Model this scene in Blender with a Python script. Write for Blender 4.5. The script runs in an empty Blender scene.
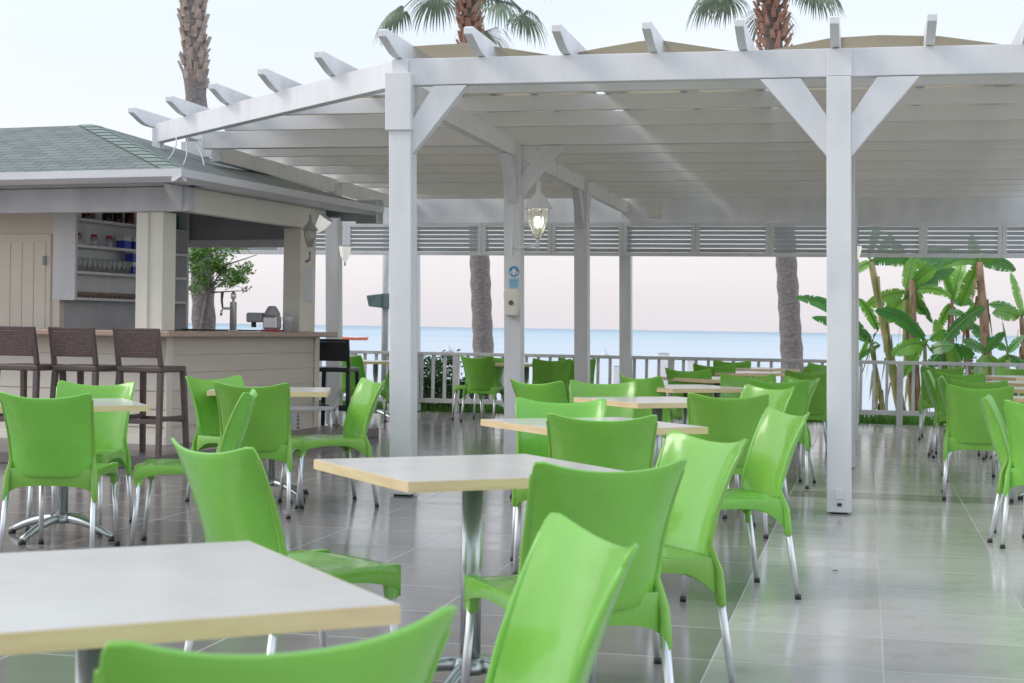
import bpy, bmesh, math, random
from mathutils import Vector, Matrix
R = math.radians
random.seed(7)
# ------------------------------------------------------------------ camera, world, sun, exposure
F = 1550.; W = 1024; H = 683; CZ = 1.2
YAW = R(12.87); PITCH = R(-0.5); ROLL = R(0.9)
f0 = Vector((-math.sin(YAW)*math.cos(PITCH), math.cos(YAW)*math.cos(PITCH), math.sin(PITCH)))
r0 = Vector((math.cos(YAW), math.sin(YAW), 0)); u0 = r0.cross(f0)
RT = math.cos(ROLL)*r0 + math.sin(ROLL)*u0; UP = math.cos(ROLL)*u0 - math.sin(ROLL)*r0; FW = f0
S = bpy.context.scene; COL = S.collection
cd = bpy.data.cameras.new('camera'); cam = bpy.data.objects.new('camera', cd); COL.objects.link(cam)
cam.matrix_world = Matrix(((RT.x, UP.x, -FW.x, 0), (RT.y, UP.y, -FW.y, 0), (RT.z, UP.z, -FW.z, CZ), (0, 0, 0, 1)))
cd.sensor_width = 36; cd.lens = F/W*36; cd.clip_start = 0.05; cd.clip_end = 60000
cd.dof.use_dof = True; cd.dof.focus_distance = 9.5; cd.dof.aperture_fstop = 7
S.camera = cam
S.render.resolution_x = W; S.render.resolution_y = H
S.view_settings.view_transform = 'Standard'; S.view_settings.look = 'None'
S.view_settings.exposure = 0.35; S.view_settings.gamma = 1; S.view_settings.use_curve_mapping = False
SUN_EL = R(40); SUN_AZ = R(248)       # azimuth of the sun, clockwise from +Y: behind and to the left of the camera
wd = bpy.data.worlds.new('World'); S.world = wd; wd.use_nodes = True
nt = wd.node_tree; nt.nodes.clear()
out = nt.nodes.new('ShaderNodeOutputWorld')
sky = nt.nodes.new('ShaderNodeTexSky'); sky.sky_type = 'NISHITA'; sky.sun_disc = False
sky.sun_elevation = SUN_EL; sky.sun_rotation = SUN_AZ; sky.dust_density = 3
bg1 = nt.nodes.new('ShaderNodeBackground'); bg1.inputs[1].default_value = 0.03
nt.links.new(sky.outputs[0], bg1.inputs[0])
tc = nt.nodes.new('ShaderNodeTexCoord'); sx = nt.nodes.new('ShaderNodeSeparateXYZ')
nt.links.new(tc.outputs['Generated'], sx.inputs[0])
rp = nt.nodes.new('ShaderNodeValToRGB'); nt.links.new(sx.outputs[2], rp.inputs[0])
e = rp.color_ramp.elements
e[0].position = 0.0; e[0].color = (.74, .70, .74, 1)
e[1].position = 0.6; e[1].color = (.68, .79, .95, 1)
for p, c in ((.035, (.78, .735, .76, 1)), (.09, (.80, .79, .82, 1)), (.2, (.72, .79, .87, 1))):
    n_ = e.new(p); n_.color = c
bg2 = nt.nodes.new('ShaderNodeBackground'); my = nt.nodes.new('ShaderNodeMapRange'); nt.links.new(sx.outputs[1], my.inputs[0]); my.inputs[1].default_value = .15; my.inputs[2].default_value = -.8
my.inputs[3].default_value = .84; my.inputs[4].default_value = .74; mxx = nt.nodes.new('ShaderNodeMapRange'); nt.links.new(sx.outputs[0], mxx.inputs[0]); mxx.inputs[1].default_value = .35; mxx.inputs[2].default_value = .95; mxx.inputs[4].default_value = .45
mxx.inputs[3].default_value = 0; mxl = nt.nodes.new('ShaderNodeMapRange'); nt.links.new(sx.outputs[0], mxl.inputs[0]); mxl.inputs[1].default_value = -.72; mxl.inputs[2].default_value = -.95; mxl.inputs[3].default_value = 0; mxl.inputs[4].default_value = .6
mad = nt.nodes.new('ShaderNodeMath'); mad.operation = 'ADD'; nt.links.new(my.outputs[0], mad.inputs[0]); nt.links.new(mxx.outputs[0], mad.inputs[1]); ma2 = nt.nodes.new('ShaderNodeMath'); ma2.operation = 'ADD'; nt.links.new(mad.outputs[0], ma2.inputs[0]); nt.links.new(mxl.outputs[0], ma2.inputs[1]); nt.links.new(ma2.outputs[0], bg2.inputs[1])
nzs = nt.nodes.new('ShaderNodeTexNoise'); nzs.inputs['Scale'].default_value = 2.2; nzs.inputs['Detail'].default_value = 5
mps = nt.nodes.new('ShaderNodeMapping'); mps.inputs['Scale'].default_value = (1, 1, 5); nt.links.new(tc.outputs['Generated'], mps.inputs[0]); nt.links.new(mps.outputs[0], nzs.inputs[0])
mrs = nt.nodes.new('ShaderNodeMapRange'); mrs.inputs[1].default_value = .42; mrs.inputs[2].default_value = .72; mrs.inputs[4].default_value = .55; nt.links.new(nzs.outputs[0], mrs.inputs[0])
mxs = nt.nodes.new('ShaderNodeMix'); mxs.data_type = 'RGBA'; mxs.inputs[7].default_value = (.88, .88, .90, 1)
nt.links.new(mrs.outputs[0], mxs.inputs[0]); nt.links.new(rp.outputs[0], mxs.inputs[6]); nt.links.new(mxs.outputs[2], bg2.inputs[0])
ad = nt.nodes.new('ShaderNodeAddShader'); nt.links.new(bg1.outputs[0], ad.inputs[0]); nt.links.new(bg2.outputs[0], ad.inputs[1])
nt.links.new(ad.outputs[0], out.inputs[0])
sl = bpy.data.lights.new('sun', 'SUN'); sl.energy = 0.8; sl.angle = R(20); sl.color = (1, .95, .9)
so = bpy.data.objects.new('sun', sl); COL.objects.link(so)
sd = Vector((math.sin(SUN_AZ)*math.cos(SUN_EL), math.cos(SUN_AZ)*math.cos(SUN_EL), math.sin(SUN_EL)))
so.rotation_euler = sd.to_track_quat('Z', 'Y').to_euler()

# ------------------------------------------------------------------ helpers
def ray(px, py): return FW + RT*((px-W/2)/F) - UP*((py-H/2)/F)
def Gz(px, py, z):
    r = ray(px, py); t = (z-CZ)/r.z; return Vector((r.x*t, r.y*t, z))
def AtY(px, py, Y):
    r = ray(px, py); t = Y/r.y; return Vector((r.x*t, Y, CZ+r.z*t))
def Dp(px, py, d):
    r = ray(px, py); return Vector((r.x*d, r.y*d, CZ+r.z*d))
BROT = R(-7.0); BPIV = Vector((-5.72, 12.22, 0))
def b2l(p): return Matrix.Rotation(-BROT, 3, 'Z') @ (Vector(p)-BPIV) + BPIV
def l2b(p): return Matrix.Rotation(BROT, 3, 'Z') @ (Vector(p)-BPIV) + BPIV
def AtB(px, py, Y):            # point seen at a pixel in the bar's own frame, at its local Y
    o = b2l((0,0,CZ)); r = Matrix.Rotation(-BROT, 3, 'Z') @ ray(px, py); t = (Y-o.y)/r.y; return o+r*t
def AtBX(px, py, X):
    o = b2l((0,0,CZ)); r = Matrix.Rotation(-BROT, 3, 'Z') @ ray(px, py); t = (X-o.x)/r.x; return o+r*t
def facing(phi): return R(phi)+YAW-math.pi/2      # 0 = camera right, 90 = away from camera

class MB:
    def __init__(s): s.bm = bmesh.new()
    def face(s, pts, m=0):
        f = s.bm.faces.new([s.bm.verts.new(p) for p in pts]); f.material_index = m; return f
    def box(s, a, b, M=None, m=0):
        x0, y0, z0 = a; x1, y1, z1 = b
        P = [Vector(p) for p in ((x0,y0,z0),(x1,y0,z0),(x1,y1,z0),(x0,y1,z0),(x0,y0,z1),(x1,y0,z1),(x1,y1,z1),(x0,y1,z1))]
        return s.hexa(P, M, m)
    def hexa(s, P, M=None, m=0):
        if M is not None: P = [M @ Vector(p) for p in P]
        v = [s.bm.verts.new(p) for p in P]
        for q in ((0,3,2,1),(4,5,6,7),(0,1,5,4),(1,2,6,5),(2,3,7,6),(3,0,4,7)):
            f = s.bm.faces.new([v[i] for i in q]); f.material_index = m
        return v
    def prism(s, prof, axis, a, b, M=None, m=0):   # prof: 2D points in the two other axes
        def mk(p, t):
            q = {'x': (t, p[0], p[1]), 'y': (p[0], t, p[1]), 'z': (p[0], p[1], t)}[axis]
            q = Vector(q); return M @ q if M is not None else q
        A = [s.bm.verts.new(mk(p, a)) for p in prof]; B = [s.bm.verts.new(mk(p, b)) for p in prof]
        n = len(prof)
        fs = [s.bm.faces.new(A[::-1]), s.bm.faces.new(B)]
        for i in range(n): fs.append(s.bm.faces.new((A[i], A[(i+1)%n], B[(i+1)%n], B[i])))
        for f in fs: f.material_index = m
    def bar(s, p0, p1, w, h, m=0):                 # rectangular bar between two points
        p0 = Vector(p0); p1 = Vector(p1); d = (p1-p0).normalized()
        sd_ = d.cross(Vector((0,0,1)))
        if sd_.length < 1e-3: sd_ = Vector((1,0,0))
        sd_.normalize(); u = sd_.cross(d)
        P = []
        for p in (p0, p1):
            for a, b in ((-1,-1),(1,-1),(1,1),(-1,1)): P.append(p+sd_*a*w/2+u*b*h/2)
        v = [s.bm.verts.new(p) for p in P]
        for q in ((3,2,1,0),(4,5,6,7),(0,1,5,4),(1,2,6,5),(2,3,7,6),(3,0,4,7)):
            f = s.bm.faces.new([v[i] for i in q]); f.material_index = m
    def tube(s, pts, rad, n=10, m=0, smooth=True, caps=True):
        pts = [Vector(p) for p in pts]
        if not hasattr(rad, '__len__'): rad = [rad]*len(pts)
        rings = []
        for i, p in enumerate(pts):
            d = (pts[min(i+1, len(pts)-1)]-pts[max(i-1, 0)]).normalized()
            a = d.cross(Vector((0.12, 0.03, 1)) if abs(d.z) < .95 else Vector((1, 0, 0))).normalized(); b = d.cross(a)
            rings.append([s.bm.verts.new(p+(a*math.cos(t)+b*math.sin(t))*rad[i]) for t in [2*math.pi*k/n for k in range(n)]])
        for i in range(len(rings)-1):
            for k in range(n):
                f = s.bm.faces.new((rings[i][k], rings[i][(k+1)%n], rings[i+1][(k+1)%n], rings[i+1][k])); f.smooth = smooth; f.material_index = m
        if caps:
            f = s.bm.faces.new(rings[0][::-1]); f.material_index = m
            f = s.bm.faces.new(rings[-1]); f.material_index = m
    def lathe(s, prof, c, n=16, m=0, smooth=True):
        c = Vector(c); rings = []
        for r_, z in prof:
            rings.append([s.bm.verts.new(c+Vector((r_*math.cos(2*math.pi*k/n), r_*math.sin(2*math.pi*k/n), z))) for k in range(n)])
        for i in range(len(rings)-1):
            for k in range(n):
                f = s.bm.faces.new((rings[i][k], rings[i][(k+1)%n], rings[i+1][(k+1)%n], rings[i+1][k])); f.smooth = smooth; f.material_index = m
        s.bm.faces.new(rings[0][::-1]).material_index = m; s.bm.faces.new(rings[-1]).material_index = m
    def grid(s, P, m=0, smooth=True):
        V = [[s.bm.verts.new(p) for p in row] for row in P]
        for i in range(len(V)-1):
            for j in range(len(V[0])-1):
                f = s.bm.faces.new((V[i][j], V[i][j+1], V[i+1][j+1], V[i+1][j])); f.smooth = smooth; f.material_index = m
        return V
    def build(s, name, mats, parent=None, bevel=0, loc=None, fix=True):
        if fix: bmesh.ops.recalc_face_normals(s.bm, faces=s.bm.faces)
        me = bpy.data.meshes.new(name); s.bm.to_mesh(me); s.bm.free()
        for m in (mats if isinstance(mats, (list, tuple)) else [mats]): me.materials.append(m)
        o = bpy.data.objects.new(name, me); COL.objects.link(o)
        if parent: o.parent = parent
        if loc is not None: o.location = loc
        if bevel:
            b = o.modifiers.new('bevel', 'BEVEL'); b.width = bevel; b.segments = 2; b.limit_method = 'ANGLE'; b.angle_limit = R(40)
        return o
def tag(o, label=None, cat=None, group=None, kind=None):
    if label: o['label'] = label
    if cat: o['category'] = cat
    if group: o['group'] = group
    if kind: o['kind'] = kind
    return o
def empty(name, loc=(0,0,0), rz=0, label=None, cat=None, group=None):
    o = bpy.data.objects.new(name, None); COL.objects.link(o); o.location = loc; o.rotation_euler = (0,0,rz); o.empty_display_size = .1
    return tag(o, label, cat, group)
def copy_tree(o, parent=None):
    c = o.copy(); COL.objects.link(c); c.parent = parent
    for ch in [k for k in bpy.data.objects if k.parent == o]: copy_tree(ch, c)
    return c

# ------------------------------------------------------------------ materials
def mat(name, col, rough=.5, metal=0, noise=None, bump=None, spec=None, col2=None, nscale=None, **kw):
    m = bpy.data.materials.new(name); m.use_nodes = True; t = m.node_tree; b = t.nodes['Principled BSDF']
    b.inputs['Base Color'].default_value = (*col, 1); b.inputs['Roughness'].default_value = rough; b.inputs['Metallic'].default_value = metal
    if spec is not None: b.inputs['Specular IOR Level'].default_value = spec
    c = t.nodes.new('ShaderNodeTexCoord')
    if noise:
        nz = t.nodes.new('ShaderNodeTexNoise'); nz.inputs['Scale'].default_value = noise; nz.inputs['Detail'].default_value = 6
        mp = t.nodes.new('ShaderNodeMapping'); mp.inputs['Scale'].default_value = nscale or (1,1,1)
        t.links.new(c.outputs['Object'], mp.inputs[0]); t.links.new(mp.outputs[0], nz.inputs[0])
        mx = t.nodes.new('ShaderNodeMix'); mx.data_type = 'RGBA'
        mx.inputs[6].default_value = (*col, 1); mx.inputs[7].default_value = (*(col2 or [x*.8 for x in col]), 1)
        r_ = t.nodes.new('ShaderNodeMapRange'); r_.inputs[1].default_value = .35; r_.inputs[2].default_value = .65
        t.links.new(nz.outputs[0], r_.inputs[0]); t.links.new(r_.outputs[0], mx.inputs[0]); t.links.new(mx.outputs[2], b.inputs['Base Color'])
        if bump:
            bp = t.nodes.new('ShaderNodeBump'); bp.inputs['Strength'].default_value = bump; bp.inputs['Distance'].default_value = .01
            t.links.new(nz.outputs[0], bp.inputs['Height']); t.links.new(bp.outputs[0], b.inputs['Normal'])
    for k, v in kw.items(): b.inputs[k.replace('_', ' ')].default_value = v
    return m
def translucent(m, f, col=None):
    t = m.node_tree; b = t.nodes['Principled BSDF']; o = t.nodes['Material Output']
    tr = t.nodes.new('ShaderNodeBsdfTranslucent'); tr.inputs[0].default_value = (*(col or (.9,.9,.88)), 1)
    mx = t.nodes.new('ShaderNodeMixShader'); mx.inputs[0].default_value = f
    t.links.new(b.outputs[0], mx.inputs[1]); t.links.new(tr.outputs[0], mx.inputs[2]); t.links.new(mx.outputs[0], o.inputs[0])
def plastic(name, col, rough=.28):
    m = mat(name, col, rough, noise=3, col2=[c*.88 for c in col]); t = m.node_tree; b = t.nodes['Principled BSDF']; L = t.links
    mx = [n for n in t.nodes if n.type == 'MIX'][0]; oi = t.nodes.new('ShaderNodeObjectInfo')
    hs = t.nodes.new('ShaderNodeHueSaturation'); v = t.nodes.new('ShaderNodeMapRange'); v.inputs[3].default_value = .90; v.inputs[4].default_value = 1.12
    h = t.nodes.new('ShaderNodeMapRange'); h.inputs[3].default_value = .488; h.inputs[4].default_value = .504
    L.new(oi.outputs['Random'], v.inputs[0]); L.new(oi.outputs['Random'], h.inputs[0]); L.new(v.outputs[0], hs.inputs['Value']); L.new(h.outputs[0], hs.inputs['Hue'])
    L.new(mx.outputs[2], hs.inputs['Color']); L.new(hs.outputs[0], b.inputs['Base Color'])
    c = [n for n in t.nodes if n.type == 'TEX_COORD'][0]
    n1 = t.nodes.new('ShaderNodeTexNoise'); n1.inputs['Scale'].default_value = 7; n1.inputs['Detail'].default_value = 2; L.new(c.outputs['Object'], n1.inputs[0])
    n2 = t.nodes.new('ShaderNodeTexNoise'); n2.inputs['Scale'].default_value = 420; L.new(c.outputs['Object'], n2.inputs[0])
    b1 = t.nodes.new('ShaderNodeBump'); b1.inputs['Strength'].default_value = .16; b1.inputs['Distance'].default_value = .02; L.new(n1.outputs[0], b1.inputs['Height'])
    b2 = t.nodes.new('ShaderNodeBump'); b2.inputs['Strength'].default_value = .12; b2.inputs['Distance'].default_value = .001; L.new(n2.outputs[0], b2.inputs['Height']); L.new(b1.outputs[0], b2.inputs['Normal'])
    L.new(b2.outputs[0], b.inputs['Normal']); L.new(b1.outputs[0], b.inputs['Coat Normal'])
    b.inputs['Coat Weight'].default_value = .55; b.inputs['Coat Roughness'].default_value = .09
    n3 = t.nodes.new('ShaderNodeTexNoise'); n3.inputs['Scale'].default_value = 14; n3.inputs['Detail'].default_value = 8; L.new(c.outputs['Object'], n3.inputs[0])
    rr = t.nodes.new('ShaderNodeMapRange'); rr.inputs[1].default_value = .4; rr.inputs[2].default_value = .7; rr.inputs[3].default_value = rough; rr.inputs[4].default_value = rough+.22
    L.new(n3.outputs[0], rr.inputs[0]); L.new(rr.outputs[0], b.inputs['Roughness'])
    translucent(m, .22, None); tr = [n for n in t.nodes if n.type == 'BSDF_TRANSLUCENT'][0]; L.new(hs.outputs[0], tr.inputs[0])
    return m
M = {}
M['white'] = mat('white_paint', (.80,.80,.81), .45, noise=5, col2=(.72,.725,.74), bump=.25, nscale=(1,1,.3))
def weather(m, amt=.5):
    t = m.node_tree; b = t.nodes['Principled BSDF']; L = t.links; g = t.nodes.new('ShaderNodeNewGeometry')
    src = b.inputs['Base Color'].links[0].from_socket
    n = t.nodes.new('ShaderNodeTexNoise'); n.inputs['Scale'].default_value = 3; n.inputs['Detail'].default_value = 9; n.inputs['Roughness'].default_value = .7
    L.new(g.outputs['Position'], n.inputs[0]); r = t.nodes.new('ShaderNodeMapRange'); r.inputs[1].default_value = .56; r.inputs[2].default_value = .78; r.inputs[4].default_value = amt
    L.new(n.outputs[0], r.inputs[0]); x = t.nodes.new('ShaderNodeMix'); x.data_type = 'RGBA'; x.inputs[7].default_value = (.50,.47,.43,1)
    L.new(r.outputs[0], x.inputs[0]); L.new(src, x.inputs[6]); L.new(x.outputs[2], b.inputs['Base Color'])
weather(M['white'], .28)
M['ceil'] = mat('ceiling_paint', (.86,.85,.84), .55, noise=1.6, col2=(.79,.78,.77), bump=.15, nscale=(.35,4,1))
weather(M['ceil'], .2)
M['louvre'] = mat('louvre_paint', (.66,.69,.71), .45, noise=5, nscale=(.3,1,6))
M['cream'] = mat('cream_paint', (.82,.79,.69), .45, noise=3, col2=(.78,.75,.65))
M['creamdoor'] = mat('door_paint', (.86,.79,.66), .4, noise=3, col2=(.82,.74,.61))
M['green'] = plastic('green_plastic', (.26,.65,.085), .2)
M['greend'] = plastic('dark_green_plastic', (.07,.33,.05))
M['alu'] = mat('brushed_aluminium', (.80,.81,.83), .38, .75)
M['chrome'] = mat('polished_steel', (.52,.55,.55), .34, 1)
M['black'] = mat('black_rubber', (.02,.02,.022), .5)
M['blackp'] = mat('black_plastic', (.025,.028,.032), .35)
M['top'] = mat('table_laminate', (.67,.64,.575), .22, noise=6, col2=(.62,.59,.53))
M['edge'] = mat('beech_edge', (.84,.64,.38), .4, noise=5, col2=(.74,.54,.31), nscale=(1,1,8))
M['grey'] = mat('grey_panel', (.45,.46,.48), .5, noise=3)
M['lgrey'] = mat('light_grey_panel', (.70,.71,.73), .5, noise=3)
M['rail'] = mat('fence_paint', (.70,.70,.69), .45, noise=4)
M['cloth'] = mat('tan_shade_cloth', (.52,.45,.32), .9, noise=2, col2=(.45,.38,.27))
M['board'] = mat('slatted_board', (.80,.79,.77), .6, noise=1.6, col2=(.70,.68,.66), bump=.15, nscale=(.35,4,1)); translucent(M['board'], .55); translucent(M['cloth'], .6, (.82,.77,.66))
M['gutter'] = mat('gutter_paint', (.80,.80,.83), .3, noise=2, nscale=(.3,.3,1))
M['stone'] = mat('granite_counter', (.36,.24,.18), .25, noise=60, col2=(.50,.37,.30))
M['hipcap'] = mat('hip_shingle', (.27,.33,.29), .85, noise=9, col2=(.22,.28,.245))
M['wick'] = None
M['trunk'] = mat('palm_bark', (.29,.25,.235), .9, noise=14, col2=(.17,.145,.14), bump=.8, nscale=(1,1,3))
M['boot'] = mat('palm_boot', (.54,.45,.39), .9, noise=9, col2=(.32,.24,.20))
M['bootred'] = mat('fresh_palm_boot', (.55,.32,.24), .85, noise=9, col2=(.40,.20,.14))
M['frond'] = mat('fan_frond', (.28,.35,.23), .55, noise=3, col2=(.19,.25,.17))
M['frondg'] = mat('fresh_frond', (.24,.40,.09), .5, noise=3, col2=(.17,.29,.08))
M['banstem'] = mat('banana_stem', (.46,.36,.18), .7, noise=7, col2=(.22,.27,.08), bump=.4, nscale=(1,1,.5))
M['drystem'] = mat('dry_banana_stem', (.48,.33,.21), .8, noise=9, col2=(.26,.15,.10), bump=.4, nscale=(1,1,.5))
M['hedge'] = mat('bush_leaf', (.09,.19,.06), .5, noise=4, col2=(.05,.11,.04))
M['treeleaf'] = mat('tree_leaf', (.22,.42,.08), .5, noise=3, col2=(.14,.28,.06))
M['flower'] = mat('white_petal', (.8,.78,.76), .6)
M['steel'] = mat('steel_tap', (.68,.68,.7), .35, .8)
def leafmat(name, c1, c2):
    m = plastic(name, c1, .35); t = m.node_tree
    for n in t.nodes:
        if n.type == 'MIX' : n.inputs[7].default_value = (*c2, 1)
        if n.type == 'MIX_SHADER': n.inputs[0].default_value = .38
        if n.type == 'BUMP': n.inputs['Strength'].default_value *= .5
    return m
M['banleaf'] = leafmat('banana_leaf', (.13,.38,.05), (.26,.54,.06))
M['bandark'] = leafmat('dark_banana_leaf', (.07,.25,.07), (.11,.36,.06))
M['glass'] = mat('clear_glass', (.9,.93,.93), .05, Transmission_Weight=.85)
M['blue'] = mat('blue_pack', (.03,.06,.5), .3)
M['red'] = mat('red_plastic', (.5,.04,.05), .4)
M['bottleg'] = mat('green_bottle', (.01,.16,.07), .1)
M['bottled'] = mat('dark_bottle', (.03,.012,.012), .12)
M['bottler'] = mat('wine_bottle', (.12,.015,.02), .12)
M['sign'] = mat('blue_sign', (.05,.28,.5), .4)
M['signl'] = mat('pale_blue_sign', (.35,.55,.72), .4)
M['bulb'] = mat('lit_bulb', (1,.95,.7), .4, Emission_Color=(1,.97,.85,1), Emission_Strength=2.2)
M['lampglass'] = mat('frosted_lamp_glass', (.9,.9,.82), .2, Transmission_Weight=.7)
M['uplight'] = mat('lamp_diffuser', (.85,.86,.85), .25, Emission_Color=(1,.98,.92,1), Emission_Strength=.35)
M['orange'] = mat('orange_hull', (.8,.16,.06), .4)
M['teal'] = mat('weathered_teal', (.20,.28,.27), .5)

def wicker():
    m = mat('brown_wicker', (.10,.065,.06), .45); t = m.node_tree; b = t.nodes['Principled BSDF']; c = t.nodes['Texture Coordinate']
    ck = t.nodes.new('ShaderNodeTexBrick'); ck.inputs['Scale'].default_value = 22; ck.inputs['Color1'].default_value = (.20,.135,.125,1)
    ck.inputs['Color2'].default_value = (.14,.09,.085,1); ck.inputs['Mortar'].default_value = (.03,.018,.018,1); ck.inputs['Mortar Size'].default_value = .03
    ck.inputs['Brick Width'].default_value = .5; ck.inputs['Row Height'].default_value = .3
    mp = t.nodes.new('ShaderNodeMapping'); mp.inputs['Rotation'].default_value = (R(90),0,0)
    t.links.new(c.outputs['Object'], mp.inputs[0]); t.links.new(mp.outputs[0], ck.inputs[0]); t.links.new(ck.outputs[0], b.inputs['Base Color'])
    bp = t.nodes.new('ShaderNodeBump'); bp.inputs['Strength'].default_value = .7; bp.inputs['Distance'].default_value = .01; bp.invert = True
    t.links.new(ck.outputs[1], bp.inputs['Height']); t.links.new(bp.outputs[0], b.inputs['Normal'])
    return m
M['wick'] = wicker()
M['brown'] = mat('brown_resin', (.13,.09,.085), .4, noise=20)

def floor_mat():
    m = mat('terrace_tiles', (.3,.3,.3), .2); t = m.node_tree; b = t.nodes['Principled BSDF']; L = t.links
    g = t.nodes.new('ShaderNodeNewGeometry'); sp = t.nodes.new('ShaderNodeSeparateXYZ'); L.new(g.outputs['Position'], sp.inputs[0])
    def math_(op, a, bb=None, cl=False):
        n = t.nodes.new('ShaderNodeMath'); n.operation = op; n.use_clamp = cl
        for i, v in enumerate((a, bb)):
            if v is None: continue
            if isinstance(v, (int, float)): n.inputs[i].default_value = v
            else: L.new(v, n.inputs[i])
        return n.outputs[0]
    T = .61; X0 = -.53; Y0 = .18; Xp = math_('SUBTRACT', sp.outputs[0], X0); Yp = math_('SUBTRACT', sp.outputs[1], Y0)
    cx = math_('DIVIDE', Xp, T); cy = math_('DIVIDE', Yp, T)
    def line(c): return math_('GREATER_THAN', math_('ABSOLUTE', math_('SUBTRACT', math_('FRACT', c), .5)), .5-.0055)
    grout = math_('MAXIMUM', line(cx), line(cy))
    cmb = t.nodes.new('ShaderNodeCombineXYZ'); L.new(math_('FLOOR', cx), cmb.inputs[0]); L.new(math_('FLOOR', cy), cmb.inputs[1])
    wn = t.nodes.new('ShaderNodeTexWhiteNoise'); wn.noise_dimensions = '2D'; L.new(cmb.outputs[0], wn.inputs[0])
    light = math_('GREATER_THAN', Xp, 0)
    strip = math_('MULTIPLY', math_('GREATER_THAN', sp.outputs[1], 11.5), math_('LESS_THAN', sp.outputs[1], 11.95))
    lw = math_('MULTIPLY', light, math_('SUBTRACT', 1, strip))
    nz = t.nodes.new('ShaderNodeTexNoise'); nz.inputs['Scale'].default_value = 2.3; nz.inputs['Detail'].default_value = 8; nz.inputs['Roughness'].default_value = .65
    mp = t.nodes.new('ShaderNodeMapping'); mp.inputs['Scale'].default_value = (.5, 2.2, 1); L.new(g.outputs['Position'], mp.inputs[0]); L.new(mp.outputs[0], nz.inputs[0])
    def mix(f, a, bb):
        n = t.nodes.new('ShaderNodeMix'); n.data_type = 'RGBA'; L.new(f, n.inputs[0])
        for i, v in ((6, a), (7, bb)):
            if isinstance(v, tuple): n.inputs[i].default_value = (*v, 1)
            else: L.new(v, n.inputs[i])
        return n.outputs[2]
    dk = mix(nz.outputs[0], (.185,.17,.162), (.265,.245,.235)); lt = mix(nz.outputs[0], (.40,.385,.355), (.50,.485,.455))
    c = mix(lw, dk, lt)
    vv = math_('ADD', .90, math_('MULTIPLY', wn.outputs[0], .24))
    hv = t.nodes.new('ShaderNodeHueSaturation'); L.new(vv, hv.inputs['Value']); L.new(c, hv.inputs['Color'])
    nd = t.nodes.new('ShaderNodeTexNoise'); nd.inputs['Scale'].default_value = 5.5; nd.inputs['Detail'].default_value = 10; nd.inputs['Roughness'].default_value = .75; L.new(g.outputs['Position'], nd.inputs[0])
    dirt = math_('MULTIPLY', math_('GREATER_THAN', nd.outputs[0], .0), math_('MULTIPLY', math_('SUBTRACT', nd.outputs[0], .52), 2.2), True)
    hd = mix(dirt, hv.outputs[0], (.20,.17,.15))
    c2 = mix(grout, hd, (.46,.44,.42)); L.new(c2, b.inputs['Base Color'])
    rr = math_('ADD', math_('MULTIPLY', nz.outputs[0], .20), .05); rr = math_('MAXIMUM', rr, math_('MULTIPLY', grout, .6)); L.new(rr, b.inputs['Roughness'])
    bp = t.nodes.new('ShaderNodeBump'); bp.inputs['Strength'].default_value = .25; bp.inputs['Distance'].default_value = .004
    hh = math_('SUBTRACT', math_('MULTIPLY', nz.outputs[0], .25), grout); L.new(hh, bp.inputs['Height']); L.new(bp.outputs[0], b.inputs['Normal'])
    return m
def sea_mat():
    m = mat('sea_water', (.3,.5,.6), .12); t = m.node_tree; b = t.nodes['Principled BSDF']; L = t.links
    g = t.nodes.new('ShaderNodeNewGeometry'); sp = t.nodes.new('ShaderNodeSeparateXYZ'); L.new(g.outputs['Position'], sp.inputs[0])
    lg = t.nodes.new('ShaderNodeMath'); lg.operation = 'LOGARITHM'; L.new(sp.outputs[1], lg.inputs[0]); lg.inputs[1].default_value = 10
    nz = t.nodes.new('ShaderNodeTexNoise'); nz.inputs['Scale'].default_value = 1; nz.inputs['Detail'].default_value = 5
    cb = t.nodes.new('ShaderNodeCombineXYZ'); L.new(lg.outputs[0], cb.inputs[1])
    mm = t.nodes.new('ShaderNodeMath'); mm.operation = 'MULTIPLY'; mm.inputs[1].default_value = 12; L.new(lg.outputs[0], mm.inputs[0]); L.new(mm.outputs[0], cb.inputs[1])
    m2 = t.nodes.new('ShaderNodeMath'); m2.operation = 'MULTIPLY'; m2.inputs[1].default_value = .006; L.new(sp.outputs[0], m2.inputs[0]); L.new(m2.outputs[0], cb.inputs[0])
    L.new(cb.outputs[0], nz.inputs[0])
    a = t.nodes.new('ShaderNodeMath'); a.operation = 'MULTIPLY_ADD'; a.inputs[1].default_value = 1.1; L.new(nz.outputs[0], a.inputs[0]); L.new(lg.outputs[0], a.inputs[2])
    rp_ = t.nodes.new('ShaderNodeValToRGB'); mr = t.nodes.new('ShaderNodeMapRange'); mr.inputs[1].default_value = 2.1; mr.inputs[2].default_value = 4.5
    L.new(a.outputs[0], mr.inputs[0]); L.new(mr.outputs[0], rp_.inputs[0])
    e = rp_.color_ramp.elements; e[0].position = 0; e[0].color = (.58,.62,.65,1); e[1].position = 1; e[1].color = (.27,.38,.46,1)  # farthest stop is paler: horizon haze put into the water colour
    for p, c in ((.3,(.54,.61,.66,1)), (.52,(.42,.55,.62,1)), (.72,(.27,.41,.50,1)), (.86,(.18,.31,.42,1))): q = e.new(p); q.color = c
    L.new(rp_.outputs[0], b.inputs['Base Color']); b.inputs['Specular IOR Level'].default_value = .25; b.inputs['Roughness'].default_value = .35
    return m
def siding_mat():
    m = mat('beige_siding', (.72,.67,.57), .5, noise=2, col2=(.67,.62,.52), nscale=(.4,.4,4)); return m
M['siding'] = siding_mat()
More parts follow.
